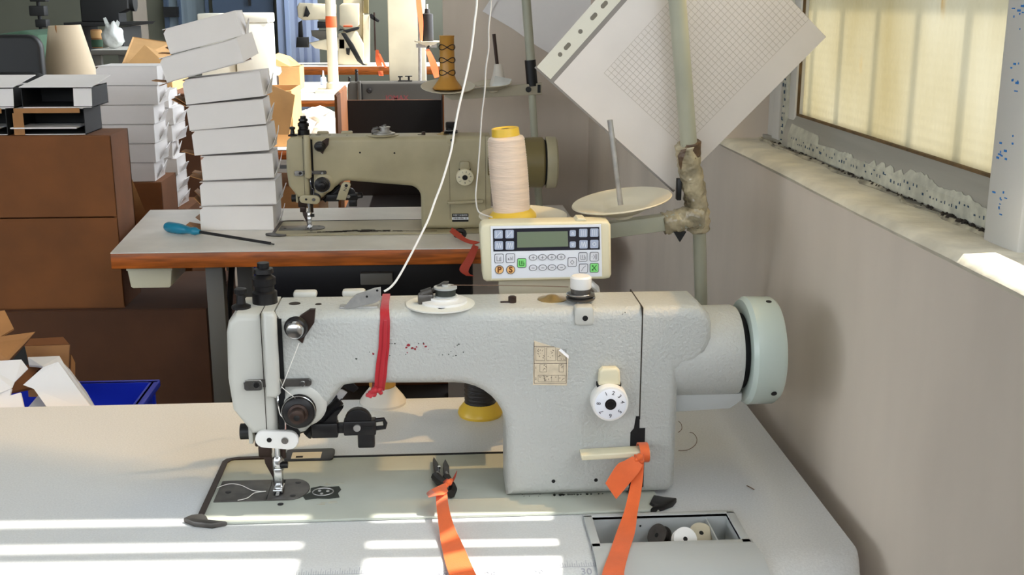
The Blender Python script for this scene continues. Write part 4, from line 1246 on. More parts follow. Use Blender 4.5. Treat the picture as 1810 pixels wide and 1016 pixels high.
br.box(-0.030, 0.030, -0.055, 0.030, -0.060, -0.052, 0.001)
br.box(-0.030, 0.030, 0.016, 0.022, -0.060, 0.03, 0.001)
br.obj('bracket', 'cream_dark', t)
MB().tube(smooth_path([Vector((Q(1040, 500)[0], 0.016, Q(1040, 500)[1])), Vector((Q(1050, 508)[0], 0.012, Q(1050, 508)[1])), Vector((Q(1058, 520)[0], 0.02, Q(1058, 520)[1])), Vector((Q(1060, 560)[0], 0.03, Q(1060, 560)[1]))], 5), 0.0045, 8).obj('cable', 'white_plastic', t)

# ------------------------------------------------------------------ thread stand at the back right of the near table
foot = Vector((0.400, 1.640, TT - 0.06))
t = thing('thread_stand', 'leaning grey tube thread stand with taped joint beside the near machine', 'thread stand', foot)
o0 = foot
YS = 1.515


def S(px, py, y=None):
    # the pole leans towards the room: its depth follows its height in the picture
    return at(px, py, Y=y if y is not None else 1.445 + 0.0002125 * py) - o0


topp = S(1197, 0) + (S(1197, 0) - S(1218, 265)) * 1.5
MB().tube([S(1218, 262), S(1197, 0), topp], 0.0112, 20).obj('upper_pole', 'pole_paint', t)
MB().tube([Vector((0, 0, 0.0)), S(1239, 520, 1.567), S(1236, 400), S(1222, 275)], 0.0092, 18).obj('lower_pole', 'pole_paint', t)
MB().box(-0.03, 0.03, -0.0265, 0.014, -0.02, 0.05, 0.003).obj('table_clamp', 'black_metal', t)
# arm that carries the discs, dipping to the left
a0, a1 = S(1243, 383, YS), S(880, 432, YS)
d = (a1 - a0).normalized()
upd = Vector((d.z, 0, -d.x))
if upd.z < 0:
    upd = -upd
am = MB()
q = [a0 + upd * 0.011, a1 + upd * 0.011, a1 - upd * 0.011, a0 - upd * 0.011]
am.slab([p + Vector((0, -0.012, 0)) for p in q], 0.024)
am.slab([p + Vector((0, -0.012, 0)) for p in q], -0.024)
am.v, am.f, am.m = [], [], []
am.prism([(p.x, p.z) for p in q], YS - o0.y - 0.011, YS - o0.y + 0.011, 'y', 0.003, 2)
am.obj('arm', 'pole_paint', t)
axis = (S(1078, 212, 1.475) - S(1097, 362, 1.475)).normalized()
axis2 = (axis + Vector((0, -0.05, 0))).normalized()


def dish(c, ax, R, par, m_='disc_plastic'):
    MB().lathe([(0.012, -0.016), (0.014, -0.009), (R * .40, -0.0085), (R * .62, -0.001), (R * .96, 0.0055), (R, 0.0075), (R * .985, 0.009), (R * .93, 0.0078), (R * .66, 0.0035), (R * .56, 0.0005), (R * .42, -0.0055), (R * .36, -0.0062), (0.003, -0.0065)], c, ax, 56).obj('disc', m_, par)


c2 = S(1100, 364, 1.475)
dish(c2, axis2, 0.067, t)
MB().cyl(S(1097, 362, 1.475), S(1078, 212, 1.475), 0.0036, seg=12).obj('spindle', 'steel', t)
c1 = S(925, 391, 1.495)
dish(c1, (0, -0.05, 1), 0.060, t)
# tape wound round the joint
rr = random.Random(9)


def lumpy(pts, r, seg=18, amp=0.22):
    P = smooth_path(pts, 7)
    m_ = MB().tube(P, r, seg)
    n_ = len(P)
    out = []
    for i, v in enumerate(m_.v):
        c = P[min(i // seg, n_ - 1)]
        f = 1 + rr.uniform(-amp, amp) * 0.55 + amp * math.sin(i * 1.7) * 0.2
        out.append(tuple(c + (Vector(v) - c) * f))
    m_.v = out
    return m_


o = lumpy([S(1213, 255), S(1218, 290), S(1226, 330), S(1232, 370), S(1236, 405)], 0.0155).obj('tape_wrap', 'tape', t, angle=180)
lumpy([S(1242, 383, YS), S(1215, 385, YS), S(1190, 391, YS), S(1172, 395, YS)], 0.0155).obj('tape_wrap', 'tape', t, angle=180)
lumpy([S(1221, 250), S(1221, 274)], 0.0135, amp=0.08).obj('tape_wrap', 'tape_edge', t, angle=180)
MB().strip([(S(1204, 265, 1.484), S(1214, 262, 1.482)), (S(1198, 275, 1.486), S(1206, 286, 1.483)), (S(1200, 290, 1.489), S(1204, 300, 1.486))], 0.0006).obj('tape_tatter', 'tape_edge', o)
MB().prism([(S(1186, 405).x, S(1186, 405).z), (S(1208, 405).x, S(1208, 405).z), (S(1196, 422).x, S(1196, 422).z)], -0.128, -0.120, 'y').obj('tape_tatter', 'black_plastic', o)
MB().box(S(1200, 330).x - .003, S(1200, 330).x + .003, -0.130, -0.118, S(1200, 352).z, S(1200, 316).z, .001).obj('clamp', 'black_plastic', t)
# top guide arm, above the frame
g0 = topp + Vector((0, 0, -0.05))
MB().tube([g0, g0 + Vector((-0.24, -0.05, -0.01))], 0.005, 10).obj('guide_arm', 'pole_paint', t)
GE = g0 + Vector((-0.235, -0.05, -0.012)) + o0

# thread cone
YC = 1.495
cb = at(906, 387, Y=YC)
t = thing('thread_cone', 'tall cone of cream thread on a yellow base above the control panel', 'thread spool', (cb.x, cb.y, cb.z - 0.001))
tl_ = (Vector((at(894, 240, Y=YC).x - cb.x, 0, at(894, 240, Y=YC).z - cb.z))).normalized()
MB().lathe([(0.0300, 0), (0.0312, 0.003), (0.0300, 0.007), (0.0255, 0.012), (0.022, 0.0135)], (0, 0, 0), tl_, 40).obj('base', 'spool_yellow', t).scale = (1.05,) * 3
pf = [(0.020, 0.012)]
for k in range(61):
    u = k / 60
    pf.append((0.0232 + 0.0012 * math.sin(u * 3.1) + 0.00035 * math.sin(k * 2.9), 0.012 + 0.092 * u))
pf += [(0.0215, 0.1065), (0.0165, 0.108)]
MB().lathe(pf, (0, 0, 0), tl_, 48).obj('winding', 'thread_cream', t, angle=60).scale = (1.05,) * 3
MB().lathe([(0.0170, 0.107), (0.0178, 0.108), (0.0172, 0.1175), (0.0150, 0.1180), (0.0135, 0.1165), (0.0065, 0.1165), (0.0050, 0.1130)], (0, 0, 0), tl_, 36).obj('cap', 'spool_yellow', t).scale = (1.05,) * 3
MB().lathe([(0.0052, 0.1166), (0.0045, 0.1169)], (0, 0, 0), tl_, 16).obj('core_hole', 'chip_dark', t).scale = (1.05,) * 3

# threads running down from the stand
tp = [GE, GE.lerp(at(843, 0, Y=1.36), .33), GE.lerp(at(843, 0, Y=1.36), .67), GE.lerp(at(843, 0, Y=1.36), .88)] + [at(x, y, Y=yy) for x, y, yy in ((843, 0, 1.36), (839, 40, 1.355), (833, 90, 1.35), (823, 140, 1.34), (811, 190, 1.33), (803, 232, 1.325), (797, 268, 1.32), (782, 320, 1.31), (770, 352, 1.305), (757, 388, 1.295), (739, 425, 1.285), (720, 462, 1.275), (703, 492, 1.268), (691, 507, 1.264), (679, 515, 1.2625))]
tag(MB().tube(smooth_path(tp, 5), 0.0013, 7).obj('supply_thread', 'thread_white'), 'thick white thread slanting down to the clip on the near machine', 'thread', 'threads hanging from above')
g2 = GE + Vector((0.015, 0, 0))
tp = [g2, g2.lerp(at(868, 0, Y=1.455), .33), g2.lerp(at(868, 0, Y=1.455), .67), g2.lerp(at(868, 0, Y=1.455), .85)] + [at(x, y, Y=1.455) for x, y in ((868, 0), (864, 50), (864, 85), (859, 120), (857, 160), (852, 200), (848, 260), (844, 310), (841, 345), (844, 370))] + [at(852, 378, Y=1.452), at(870, 384, Y=1.462)]
tag(MB().tube(smooth_path(tp, 5), 0.0010, 7).obj('supply_thread', 'thread_grey'), 'thin grey thread hanging to the base of the cream thread cone', 'thread', 'threads hanging from above')

# spools standing behind the machine, under its arm
b_ = at(677, 712, Z=TT)
t = thing('thread_spool', 'spool with white flared base standing behind the machine arm', 'thread spool', b_)
MB().lathe([(0.034, 0), (0.0345, 0.004), (0.031, 0.010), (0.020, 0.024), (0.0175, 0.028)], (0, 0, 0), 'z', 36).obj('base', 'spool_white', t)
MB().lathe([(0.0175, 0.026), (0.0195, 0.028), (0.019, 0.105), (0.015, 0.108)], (0, 0, 0), 'z', 28).obj('core', 'spool_amber', t)
b_ = at(849, 732, Z=TT)
t = thing('thread_spool', 'spool of black thread with yellow base standing behind the machine post', 'thread spool', b_)
MB().lathe([(0.031, 0), (0.0325, 0.004), (0.031, 0.009), (0.0225, 0.020), (0.020, 0.022)], (0, 0, 0), 'z', 36).obj('base', 'spool_yellow', t)
pf = [(0.02, 0.018)] + [(0.0225 + 0.0006 * math.sin(k * 2.3), 0.018 + 0.0022 * k) for k in range(36)] + [(0.016, 0.098)]
MB().lathe(pf, (0, 0, 0), 'z', 32).obj('winding', 'thread_black', t, angle=60)

# ------------------------------------------------------------------ squared paper in a punched sleeve, behind the pole
YH = 1.548
t = thing('document_sleeve', 'punched clear sleeve holding squared paper, hung cornerwise behind the tube stand', 'document sleeve', at(1190, 335, Y=YH))
o0 = Vector(t.location)
A, B, C = at(962, 130, Y=1.505) - o0, Vector((0, 0, 0)), at(1460, 65, Y=1.475) - o0
ux, uy = A - B, C - B            # along the short side, along the long side


def H(u, v, dy=0.0):
    return B + ux * u + uy * v + Vector((0, dy, 0))


MB().slab([H(0, 0), H(0.93, 0), H(0.93, 1), H(0, 1)], 0.0008).obj('paper', 'paper', t, smooth=False)
MB().slab([H(0.93, 0, -.0003), H(0.98, 0, -.0003), H(0.98, 1.0, -.0003), H(0.93, 1.0, -.0003)], 0.0006).obj('sleeve_band', 'sleeve_band', t, smooth=False)
MB().slab([H(0.955, 0, -.001), H(1.055, 0, -.001), H(1.055, 1.0, -.001), H(0.955, 1.0, -.001)], 0.0006).obj('punched_strip', 'sleeve_strip', t, smooth=False)
MB().slab([H(-0.012, -0.010, .001), H(1.06, -0.010, .001), H(1.06, 0.004, .001), H(-0.012, 0.004, .001)], 0.0006).obj('sleeve_hem', 'sleeve_band', t, smooth=False)
for v, el in ((0.115, 0), (0.165, 1), (0.255, 0), (0.345, 1), (0.415, 1), (0.52, 0), (0.60, 1)):
    pts = []
    cc = H(1.005, v, -.0017)
    e1, e2 = ux.normalized(), uy.normalized()
    for k in range(18):
        a = 2 * math.pi * k / 18
        pts.append(cc + e1 * 0.0030 * math.cos(a) + e2 * (0.0030 * math.sin(a) + (0.0026 * (1 if math.sin(a) > 0 else -1) if el else 0)))
    MB().slab(pts, 0.0003).obj('punch_hole', 'hole_grey', t, smooth=False)
gl = MB()


def gline(u0, v0, u1, v1, wd):
    a, b = H(u0, v0, -.0012), H(u1, v1, -.0012)
    d = (b - a).normalized()
    nn = d.cross(Vector((0, 1, 0))) * wd
    gl.raw([a - nn, b - nn, b + nn, a + nn], [(0, 1, 2, 3)])


for k in range(37):
    v = 0.19 + k * 0.0225
    gline(0.14, v, 0.76, v, 0.00026)
for k in range(22):
    u = 0.14 + k * 0.0295
    gline(u, 0.19, u, 1.0, 0.00026)
gl.obj('grid_print', 'grid_ink', t, smooth=False)
# ------------------------------------------------------------------ second row: table with an orange edge


def plain_table(name, label, corners, legs, wood=True, z=TT, th=0.04):
    cx = sum(p[0] for p in corners) / 4
    cy = sum(p[1] for p in corners) / 4
    t = thing(name, label, 'table', (cx, cy, 0))
    q = [(x - cx, y - cy) for x, y in corners]
    MB().prism(q, z - th, z - 0.0022, 'z', 0.003, 2).obj('board', 'wood_edge' if wood else 'grey_leg', t)
    MB().prism(q, z - 0.0022, z, 'z').obj('laminate', 'table_bg', t, smooth=False)
    for x, y in legs:
        MB().box(x - cx - .021, x - cx + .021, y - cy - .02, y - cy + .02, 0, z - th, .002).obj('leg', 'grey_leg', t)
    return t, cx, cy


bt, bcx, bcy = plain_table('sewing_table', 'sewing table with white top and orange wooden edge in the second row', [(-0.778, 2.672), (0.37, 2.672), (0.36, 3.243), (-0.822, 3.243)], [(-0.553, 2.76), (0.20, 2.76), (-0.553, 3.18), (0.20, 3.18)])
MB().box(-0.22, 0.30, -0.20, 0.16, 0.60, 0.709, 0.01).obj('oil_pan', 'black_metal', bt)
MB().box(-0.36, 0.42, 0.10, 0.13, 0.30, 0.34, 0.003).obj('cross_bar', 'grey_leg', bt)
MB().tube([(-0.30, -0.16, 0.70), (-0.34, -0.10, 0.45), (-0.36, 0.0, 0.10)], 0.008, 8).obj('pedal_rod', 'black_metal', bt)
MB().box(0.02, 0.10, -0.22, -0.17, 0.645, 0.675, 0.003).obj('switch_box', 'grey_leg', bt)
t = thing('drawer_box', 'small cream plastic drawer hanging under the orange-edged table', 'drawer', (-0.703, 2.80, 0.65))
dp = [(-0.053, 0.046), (-0.048, 0.004), (-0.043, 0.0), (0.043, 0.0), (0.048, 0.004), (0.053, 0.046), (0.053, 0.059), (-0.053, 0.059)]
MB().prism(dp, -0.078, 0.09, 'y', 0.003, 2).obj('tray', 'cream_plastic', t)
MB().box(-0.055, 0.055, -0.080, -0.076, 0.044, 0.049, .001).obj('lip', 'cream_plastic', t)

# screwdriver
s0, s1, s2 = at(293, 400, Z=TT + .014), at(354, 410, Z=TT + .0125), at(478, 430, Z=TT + .005)
t = thing('screwdriver', 'screwdriver with teal handle lying on the orange-edged table', 'screwdriver', (s0.x, s0.y, TT))
o0 = Vector(t.location)
d = (s1 - s0)
MB().lathe([(0.003, 0), (0.0105, 0.003), (0.0135, 0.012), (0.0140, 0.045), (0.0125, 0.062), (0.0100, 0.078), (0.0085, 0.092), (0.0100, 0.097), (0.0105, 0.108), (0.0085, 0.112), (0.005, d.length)], s0 - o0, d, 20).obj('handle', 'teal_plastic', t)
MB().cyl(s1 - o0 - d * .1, s2 - o0, 0.0040, 0.0036, 12).obj('shaft', 'black_metal', t)
e = (s2 - s1).normalized()
MB().slab([s2 - o0 + Vector((-.002, -.004, .001)), s2 - o0 + e * .012 + Vector((0, -.004, 0)), s2 - o0 + e * .012 + Vector((0, .004, 0)), s2 - o0 + Vector((-.002, .004, .001))], 0.002).obj('tip', 'black_metal', t)

# red cloth tied to the second table by the machine
t = thing('red_ribbon', 'dull red strip of cloth hanging at the orange table edge behind the control panel', 'ribbon', (0.06, 2.66, TT))
o0 = Vector(t.location)


def pp(px, py, y):
    return at(px, py, Y=y) - o0


MB().strip(dense([(pp(795, 410, 2.80), pp(800, 402, 2.80)), (pp(806, 419, 2.75), pp(812, 411, 2.76)), (pp(822, 428, 2.70), pp(826, 422, 2.70)), (pp(838, 432, 2.675), pp(848, 428, 2.675))]), 0.002).obj('band', 'dull_red_fabric', t)
MB().strip(dense([(pp(836, 432, 2.664), pp(846, 436, 2.664)), (pp(824, 455, 2.663), pp(838, 458, 2.660)), (pp(812, 476, 2.660), pp(828, 480, 2.656)), (pp(824, 487, 2.658), pp(838, 488, 2.655))]), 0.002).obj('tail', 'dull_red_fabric', t)
MB().tube([pp(813 + 8 * math.cos(a), 413 + 6 * math.sin(a), 2.80) for a in [2 * math.pi * k / 14 for k in range(14)]], 0.006, 6, closed=True).obj('ring', 'black_plastic', t)

# ------------------------------------------------------------------ white card boxes


def card_box(label, group, loc, rot, w=0.19, d=0.15, h=0.063, seed=0, left=True, right=False, frontopen=False, lid=True):
    """a folded card box: white sleeve lined with kraft, end flaps standing open"""
    rr = random.Random(seed)
    t = thing('card_box', label, 'box', loc, rot, group)
    th = 0.0018
    s_ = MB()
    s_.box(-w / 2, w / 2, 0, d, h - th, h)
    s_.box(-w / 2, w / 2, 0, d, 0, th)
    s_.box(-w / 2, w / 2, d - th, d, th, h - th)
    if not frontopen:
        # front panel with clipped tuck corner
        c = 0.010
        s_.prism([(-w / 2, 0.001), (w / 2, 0.001), (w / 2, h - .001), (-w / 2 + c, h - .001), (-w / 2, h - c)], 0, th, 'y')
    s_.obj('sleeve', 'white_card', t, smooth=False)
    li = MB()
    li.box(-w / 2 + .002, w / 2 - .002, th, d - th, h - 2 * th, h - th).box(-w / 2 + .002, w / 2 - .002, th, d - th, th, 2 * th).box(-w / 2 + .002, w / 2 - .002, d - 2 * th, d - th, th, h - th)
    if frontopen:
        li.box(-w / 2, -w / 2 + th, 0, d, 0, h).box(w / 2 - th, w / 2, 0, d, 0, h)
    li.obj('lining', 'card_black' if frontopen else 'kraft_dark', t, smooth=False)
    if frontopen:
        if lid:
            MB().slab([(-w / 2, -0.012, h + .001), (w / 2 + .006, -0.012, h + .001), (w / 2 + .016, d * .9, h + .022), (-w / 2 + .02, d * .9, h + .022)], th).obj('lid', 'white_card', t, smooth=False)
        else:
            MB().box(-w / 2 - .012, w / 2 - .02, -.006, .10, .016, .019).obj('tray_flap', 'white_card', t, smooth=False)
            MB().box(-w / 2, w / 2 - .01, -.003, -.001, h - .012, h).box(-w / 2 - .004, -w / 2 + .022, -.003, -.001, 0, h - .012).obj('flap', 'kraft', t, smooth=False)
            return t
        MB().slab([(w / 2 - .045, -.002, .004), (w / 2, -.002, .004), (w / 2 + .002, -.002, h - .004), (w / 2 - .043, -.002, h - .004)], th).obj('flap', 'white_card', t, smooth=False)
        return t
    if left:
        for y0, y1, a in ((0.006, d * .5, rr.uniform(0.2, 0.9)), (d * .5, d - .006, rr.uniform(-0.3, 0.9))):
            l_ = rr.uniform(0.030, 0.048)
            z_ = th if rr.random() < .75 else h - th
            MB().slab([(-w / 2, y0, z_), (-w / 2, y1, z_), (-w / 2 - l_ * math.cos(a), y1 - .008, z_ + l_ * math.sin(a) * .8), (-w / 2 - l_ * math.cos(a), y0 + .008, z_ + l_ * math.sin(a) * .8)], th).obj('flap', 'kraft', t, smooth=False)
    if right:
        a = 0.35
        MB().slab([(w / 2, 0, .002), (w / 2 + .040, .012, .012), (w / 2 + .040, .012, h + .004), (w / 2, 0, h)], th).obj('flap', 'white_card', t, smooth=False)
    else:
        MB().slab([(w / 2 - .001, .002, .002), (w / 2 - .001, d - .002, .002), (w / 2 - .001, d - .002, h - .002), (w / 2 - .001, .002, h - .002)], th).obj('flap', 'white_card', t, smooth=False)
        y0 = rr.uniform(.02, .06)
        MB().slab([(w / 2, y0, th), (w / 2, d - .01, th), (w / 2 + .014, d - .02, h * rr.uniform(.5, .9)), (w / 2 + .016, y0 + .02, h * .6)], th).obj('flap', 'white_card', t, smooth=False)
    return t


ordn = ['bottom', 'second', 'third', 'fourth', 'fifth', 'sixth', 'seventh', 'top']
quad = [(-.617, .7505, -.429, .7505), (-.612, .8145, -.420, .8165), (-.604, .880, -.423, .8860), (-.620, .9455, -.430, .958), (-.628, 1.0085, -.436, 1.0245), (-.634, 1.073, -.438, 1.0945), (-.675, 1.1285, -.482, 1.1785), (-.662, 1.1985, -.482, 1.2445)]
for k, (xa, za, xb, zb_) in enumerate(quad):
    a = math.atan2(zb_ - za, xb - xa)
    ln_ = math.hypot(xb - xa, zb_ - za)
    where = {0: 'standing on the orange-edged table', 7: 'topmost, steeply tilted'}.get(k, '%s from the table' % ordn[k])
    card_box('white card box in the leaning stack beside the beige machine, ' + where, 'leaning stack of white boxes', ((xa + xb) / 2, 2.925 + 0.004 * (k % 3), (za + zb_) / 2), (0, -a, 0.03 * ((k * 37) % 5 - 2) / 2), w=ln_, d=0.13, h=0.0625, seed=k + 1, right=(k == 6))

# second stack, behind
YA = 3.45
rows = [(168, 116, 277, 152), (172, 153, 277, 189), (164, 188, 271, 223), (168, 223, 272, 258), (180, 259, 274, 291), (180, 291, 272, 320)]
zs = []
zc = at(220, 321, Y=YA).z
carton_top = zc
names2 = ['top', 'second from the top', 'third from the top', 'fourth from the top', 'fifth from the top', 'lowest']
hh = (at(220, 116, Y=YA).z - zc) / 6
for k, (xa, ya, xb, yb_) in enumerate(rows):
    p0, p1 = at(xa, ya, Y=YA), at(xb, ya, Y=YA)
    card_box('white card box in the stack behind the brown carton, ' + names2[k], 'upright stack of white boxes', ((p0.x + p1.x) / 2, YA, zc + hh * (5 - k)), (0, 0, 0.02 * ((k * 3) % 4 - 1.5)), w=p1.x - p0.x, d=0.15, h=hh - .0015, seed=20 + k, left=False)
# third stack, mostly hidden, only its near ends show
zb3 = at(300, 368, Y=3.70).z
h3 = (at(300, 160, Y=3.70).z - zb3) / 7
p1 = at(309, 250, Y=3.70)
for k in range(7):
    card_box('white card box in the half-hidden stack between the two others, ' + ['lowest', 'second up', 'third up', 'fourth up', 'fifth up', 'sixth up', 'topmost'][k], 'half-hidden stack of white boxes', (p1.x - 0.10 + 0.006 * ((k * 7) % 3 - 1), 3.70, zb3 + h3 * k), (0, 0, 0.05 * ((k * 5) % 4 - 1.5)), w=0.19, d=0.15, h=h3 - .0015, seed=40 + k, left=False)


# ------------------------------------------------------------------ brown cartons
def carton(label, x0, x1, y0, y1, z0, z1, m='kraft_dark', seams=(), flaps=(), open_front=False, open_top=False, group=None, inner='kraft_dark', rotz=0.0):
    cx, cy = (x0 + x1) / 2, (y0 + y1) / 2
    t = thing('carton', label, 'carton', (cx, cy, z0), (0, 0, rotz), group)
    w, d, h, th = (x1 - x0) / 2, (y1 - y0) / 2, z1 - z0, 0.006
    b = MB().box(-w, -w + th, -d, d, 0, h).box(w - th, w, -d, d, 0, h).box(-w, w, d - th, d, 0, h - .055 if open_front and open_top else h).box(-w + th, w - th, -d, d, 0, th)
    if not open_top:
        b.box(-w + th, w - th, -d + th, d - th, h - th, h)
    b.obj('shell', m, t, smooth=False)
    if not open_front:
        zz = [0] + list(seams) + [h]
        for a, c in zip(zz[:-1], zz[1:]):
            MB().box(-w, w, -d - .002, -d + th, a + .002, c - .001, .0015, 1).obj('panel', m, t)
    else:
        hb_ = h - .055 if open_top else h - th
        i = MB().box(-w + th, w - th, d - th - .003, d - th - .001, th, hb_).box(w - th - .003, w - th - .001, -d, d - th, th, h - th).box(-w + th, w - th, -d, d - th, th, th + .002)
        if not open_top:
            i.box(-w + th, w - th, -d, d - th, h - th - .002, h - th)
        i.obj('inner_lining', inner, t, smooth=False)
        MB().box(-w + th + .001, -w + th + .003, -d, d - th, th, h - th).obj('inner_side', 'kraft_dark', t, smooth=False)
    for f in flaps:
        MB().slab([Vector(p) - Vector((cx, cy, z0)) for p in f], 0.004).obj('flap', m if m != 'kraft_dark' else 'kraft', t, smooth=False)
    return t


zt = at(100, 240, Y=2.93).z
zseam = at(100, 386, Y=2.93).z
zlow = at(200, 548, Y=2.91).z
P_ = lambda px, py, y: at(px, py, Y=y)
big = carton('large brown carton left of the orange-edged table, standing on another', -1.42, -0.828, 2.93, 3.10, zlow + .001, zt, seams=(zseam - zlow,),
             flaps=([P_(216, 316, 3.14), P_(233, 316, 3.16), P_(256, 372, 3.30), P_(224, 402, 3.30)],))
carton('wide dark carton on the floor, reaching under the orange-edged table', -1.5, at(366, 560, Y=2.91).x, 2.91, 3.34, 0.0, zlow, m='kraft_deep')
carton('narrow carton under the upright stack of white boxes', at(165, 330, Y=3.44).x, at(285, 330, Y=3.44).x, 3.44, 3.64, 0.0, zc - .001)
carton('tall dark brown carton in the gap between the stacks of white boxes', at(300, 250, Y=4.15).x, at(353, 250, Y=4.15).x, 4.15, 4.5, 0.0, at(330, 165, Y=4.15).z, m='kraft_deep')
carton('carton hidden under the half-seen stack of white boxes', p1.x - 0.25, p1.x + 0.03, 3.68, 3.92, 0.0, zb3 - .001)

# open boxes on the big carton
for k, (xa, xb, nm) in enumerate(((28, 160, 'right'), (-96, 22, 'left'))):
    q0, q1 = at(xa, 200, Y=2.945), at(xb, 200, Y=2.945)
    for j in range(2):
        card_box('open white box showing its black inside, %s of the %s pair on the brown carton' % (('lower', 'upper')[j], nm), 'open boxes on the brown carton', ((q0.x + q1.x) / 2 + (.012 if j else -.01), 2.945, zt + .001 + .068 * j), (0, 0, 0), w=q1.x - q0.x - .012, d=.145, h=.067 if j == 0 else .052, frontopen=True, lid=(j == 1), seed=k)

# ------------------------------------------------------------------ blue crate with folded boxes, front left
xr_ = at(272, 680, Y=2.08).x
zr = at(200, 677, Y=2.08).z
t = thing('plastic_crate', 'blue plastic crate full of folded boxes behind the near table', 'crate', (xr_ - 0.26, 1.92, 0))
o0 = Vector(t.location)
cw = 0.26
b = MB()
b.prism([(-cw, -.16), (cw, -.16), (cw, .16), (-cw, .16)], .26, .266, 'z')
b.prism([(-.16, .26), (-.154, .26), (-.166 + .004, zr), (-.172, zr)], -cw, cw, 'x').prism([(.16, .26), (.154, .26), (.160, zr), (.168, zr)], -cw, cw, 'x')
b.prism([(cw - .05, .26), (cw - .045, .26), (cw, zr), (cw - .008, zr)], -.165, .165, 'y').prism([(-cw + .05, .26), (-cw + .045, .26), (-cw, zr), (-cw + .008, zr)], -.165, .165, 'y')
b.obj('walls', 'blue_plastic', t, smooth=False)
MB().box(-cw - .008, cw + .008, .160, .178, zr - .012, zr, .002).box(-cw - .008, cw + .008, -.180, -.164, zr - .012, zr, .002).box(cw - .006, cw + .010, -.17, .17, zr - .012, zr, .002).box(-cw - .010, -cw + .006, -.17, .17, zr - .012, zr, .002).obj('rim', 'blue_plastic', t)
for sx in (-1, 1):
    for sy in (-1, 1):
        MB().box(sx * .2 - .02, sx * .2 + .02, sy * .12 - .02, sy * .12 + .02, 0, .26).obj('leg', 'grey_leg', t)


def folded(label, quads, cat='box', name='folded_box', m='white_card', inner=None):
    """a collapsed box: one or more stiff card faces standing in the crate; quads of (px, py, depth)"""
    P0 = at(quads[0][0][0], quads[0][0][1], Y=quads[0][0][2])
    t = thing(name, label, cat, P0, group='folded boxes in the blue crate')
    for i, q in enumerate(quads):
        mm = m if not isinstance(m, (list, tuple)) else m[i]
        MB().slab([at(x, y, Y=d) - P0 for x, y, d in q], 0.004).obj('panel', mm, t, smooth=False)
    return t


folded('white folded box slanting over the blue crate rim', [[(105, 640, 1.90), (170, 730, 1.84), (92, 730, 1.84), (62, 688, 1.87), (43, 681, 1.88), (78, 650, 1.90)], [(105, 640, 1.905), (120, 655, 1.96), (150, 695, 1.96), (170, 730, 1.85)], [(50, 634, 1.97), (106, 632, 1.97), (120, 655, 1.96), (76, 650, 1.92), (52, 648, 1.95)]])
folded('white folded box at the far left of the blue crate', [[(-40, 640, 1.88), (38, 636, 1.90), (50, 652, 1.90), (26, 676, 1.88), (22, 686, 1.87), (-40, 712, 1.85)], [(-40, 712, 1.86), (22, 688, 1.87), (12, 730, 1.84), (-40, 740, 1.84)]])
folded('white folded box end low between the two larger ones', [[(10, 703, 1.86), (38, 695, 1.86), (46, 730, 1.84), (2, 735, 1.84)], [(70, 700, 1.90), (92, 730, 1.86), (40, 735, 1.86)]])
folded('kraft flap of an opened box leaning out of the crate', [[(-30, 600, 1.93), (62, 588, 1.97), (16, 637, 1.90), (-30, 646, 1.90)], [(-30, 556, 1.99), (9, 551, 2.0), (25, 583, 1.97), (0, 598, 1.95), (-30, 600, 1.94)]], m='kraft')
folded('square kraft carton end standing at the rear of the crate', [[(43, 612, 2.03), (124, 609, 2.03), (119, 700, 2.03), (52, 700, 2.03)], [(55, 600, 2.05), (113, 597, 2.05), (124, 610, 2.04), (44, 613, 2.04)], [(124, 626, 2.045), (131, 640, 2.05), (131, 700, 2.05), (122, 700, 2.04)]], m=['kraft', 'kraft_dark', 'kraft'])
folded('brown inner flap between the white folded boxes', [[(48, 648, 1.965), (77, 647, 1.965), (46, 680, 1.905), (58, 688, 1.90), (10, 698, 1.89), (24, 678, 1.905)]], m='kraft_dark')
folded('dark grey card slipped behind the white folded boxes', [[(20, 640, 2.0), (44, 612, 2.02), (52, 648, 1.99), (52, 690, 1.97), (20, 690, 1.97)]], m='dark_clutter')

# ------------------------------------------------------------------ thread stand of the second row
YT = 3.15
f0 = at(953, 362, Y=YT)
t = thing('thread_stand', 'thread stand with two dishes on a cross bar, behind the beige machine', 'thread stand', (f0.x, YT, TT))
o0 = Vector(t.location)
U = lambda px, py, y=YT: at(px, py, Y=y) - o0
tp_ = U(930, 0) + (U(930, 0) - U(938, 120)) * 2
MB().tube([U(953, 364), U(944, 230), U(938, 120)], 0.0105, 16).obj('lower_pole', 'pole_paint', t)
MB().tube([U(939, 120), U(930, 0), tp_], 0.0125, 16).obj('upper_pole', 'pole_paint', t)
MB().lathe([(0.018, 0), (0.018, .006), (0.012, .010)], (0, 0, 0), 'z', 20).obj('foot', 'black_metal', t)
MB().cyl(U(941, 152), U(937, 106), 0.0155, seg=18).obj('collar', 'black_plastic', t)
MB().prism([(U(957, 146).x, U(957, 146).z), (U(957, 166).x, U(957, 166).z), (U(800, 176).x, U(800, 176).z), (U(786, 170).x, U(786, 170).z), (U(786, 162).x, U(786, 162).z), (U(800, 160).x, U(800, 160).z)], -.012, .012, 'y', .002, 2).obj('arm', 'cream_dark', t)
MB().lathe([(0.007, 0), (0.008, .012)], U(933, 157) + Vector((0, -.012, 0)), (0, -1, 0), 14).obj('clamp_knob', 'black_plastic', t)
MB().box(U(952, 150).x - .004, U(952, 150).x + .004, -.016, -.012, U(952, 163).z, U(952, 149).z).obj('clamp_slot', 'black_plastic', t)
dA, dB = U(792, 157, 3.11), U(872, 152, 3.13)
dish(dA, (0, -.20, 1), 0.074, t, 'disc_plastic')
dish(dB, (-.05, -.12, 1), 0.052, t, 'disc_plastic')
MB().cyl(U(880, 125, 3.13), U(873, 60, 3.13), 0.0048, seg=10).obj('spindle', 'brown_metal', t)
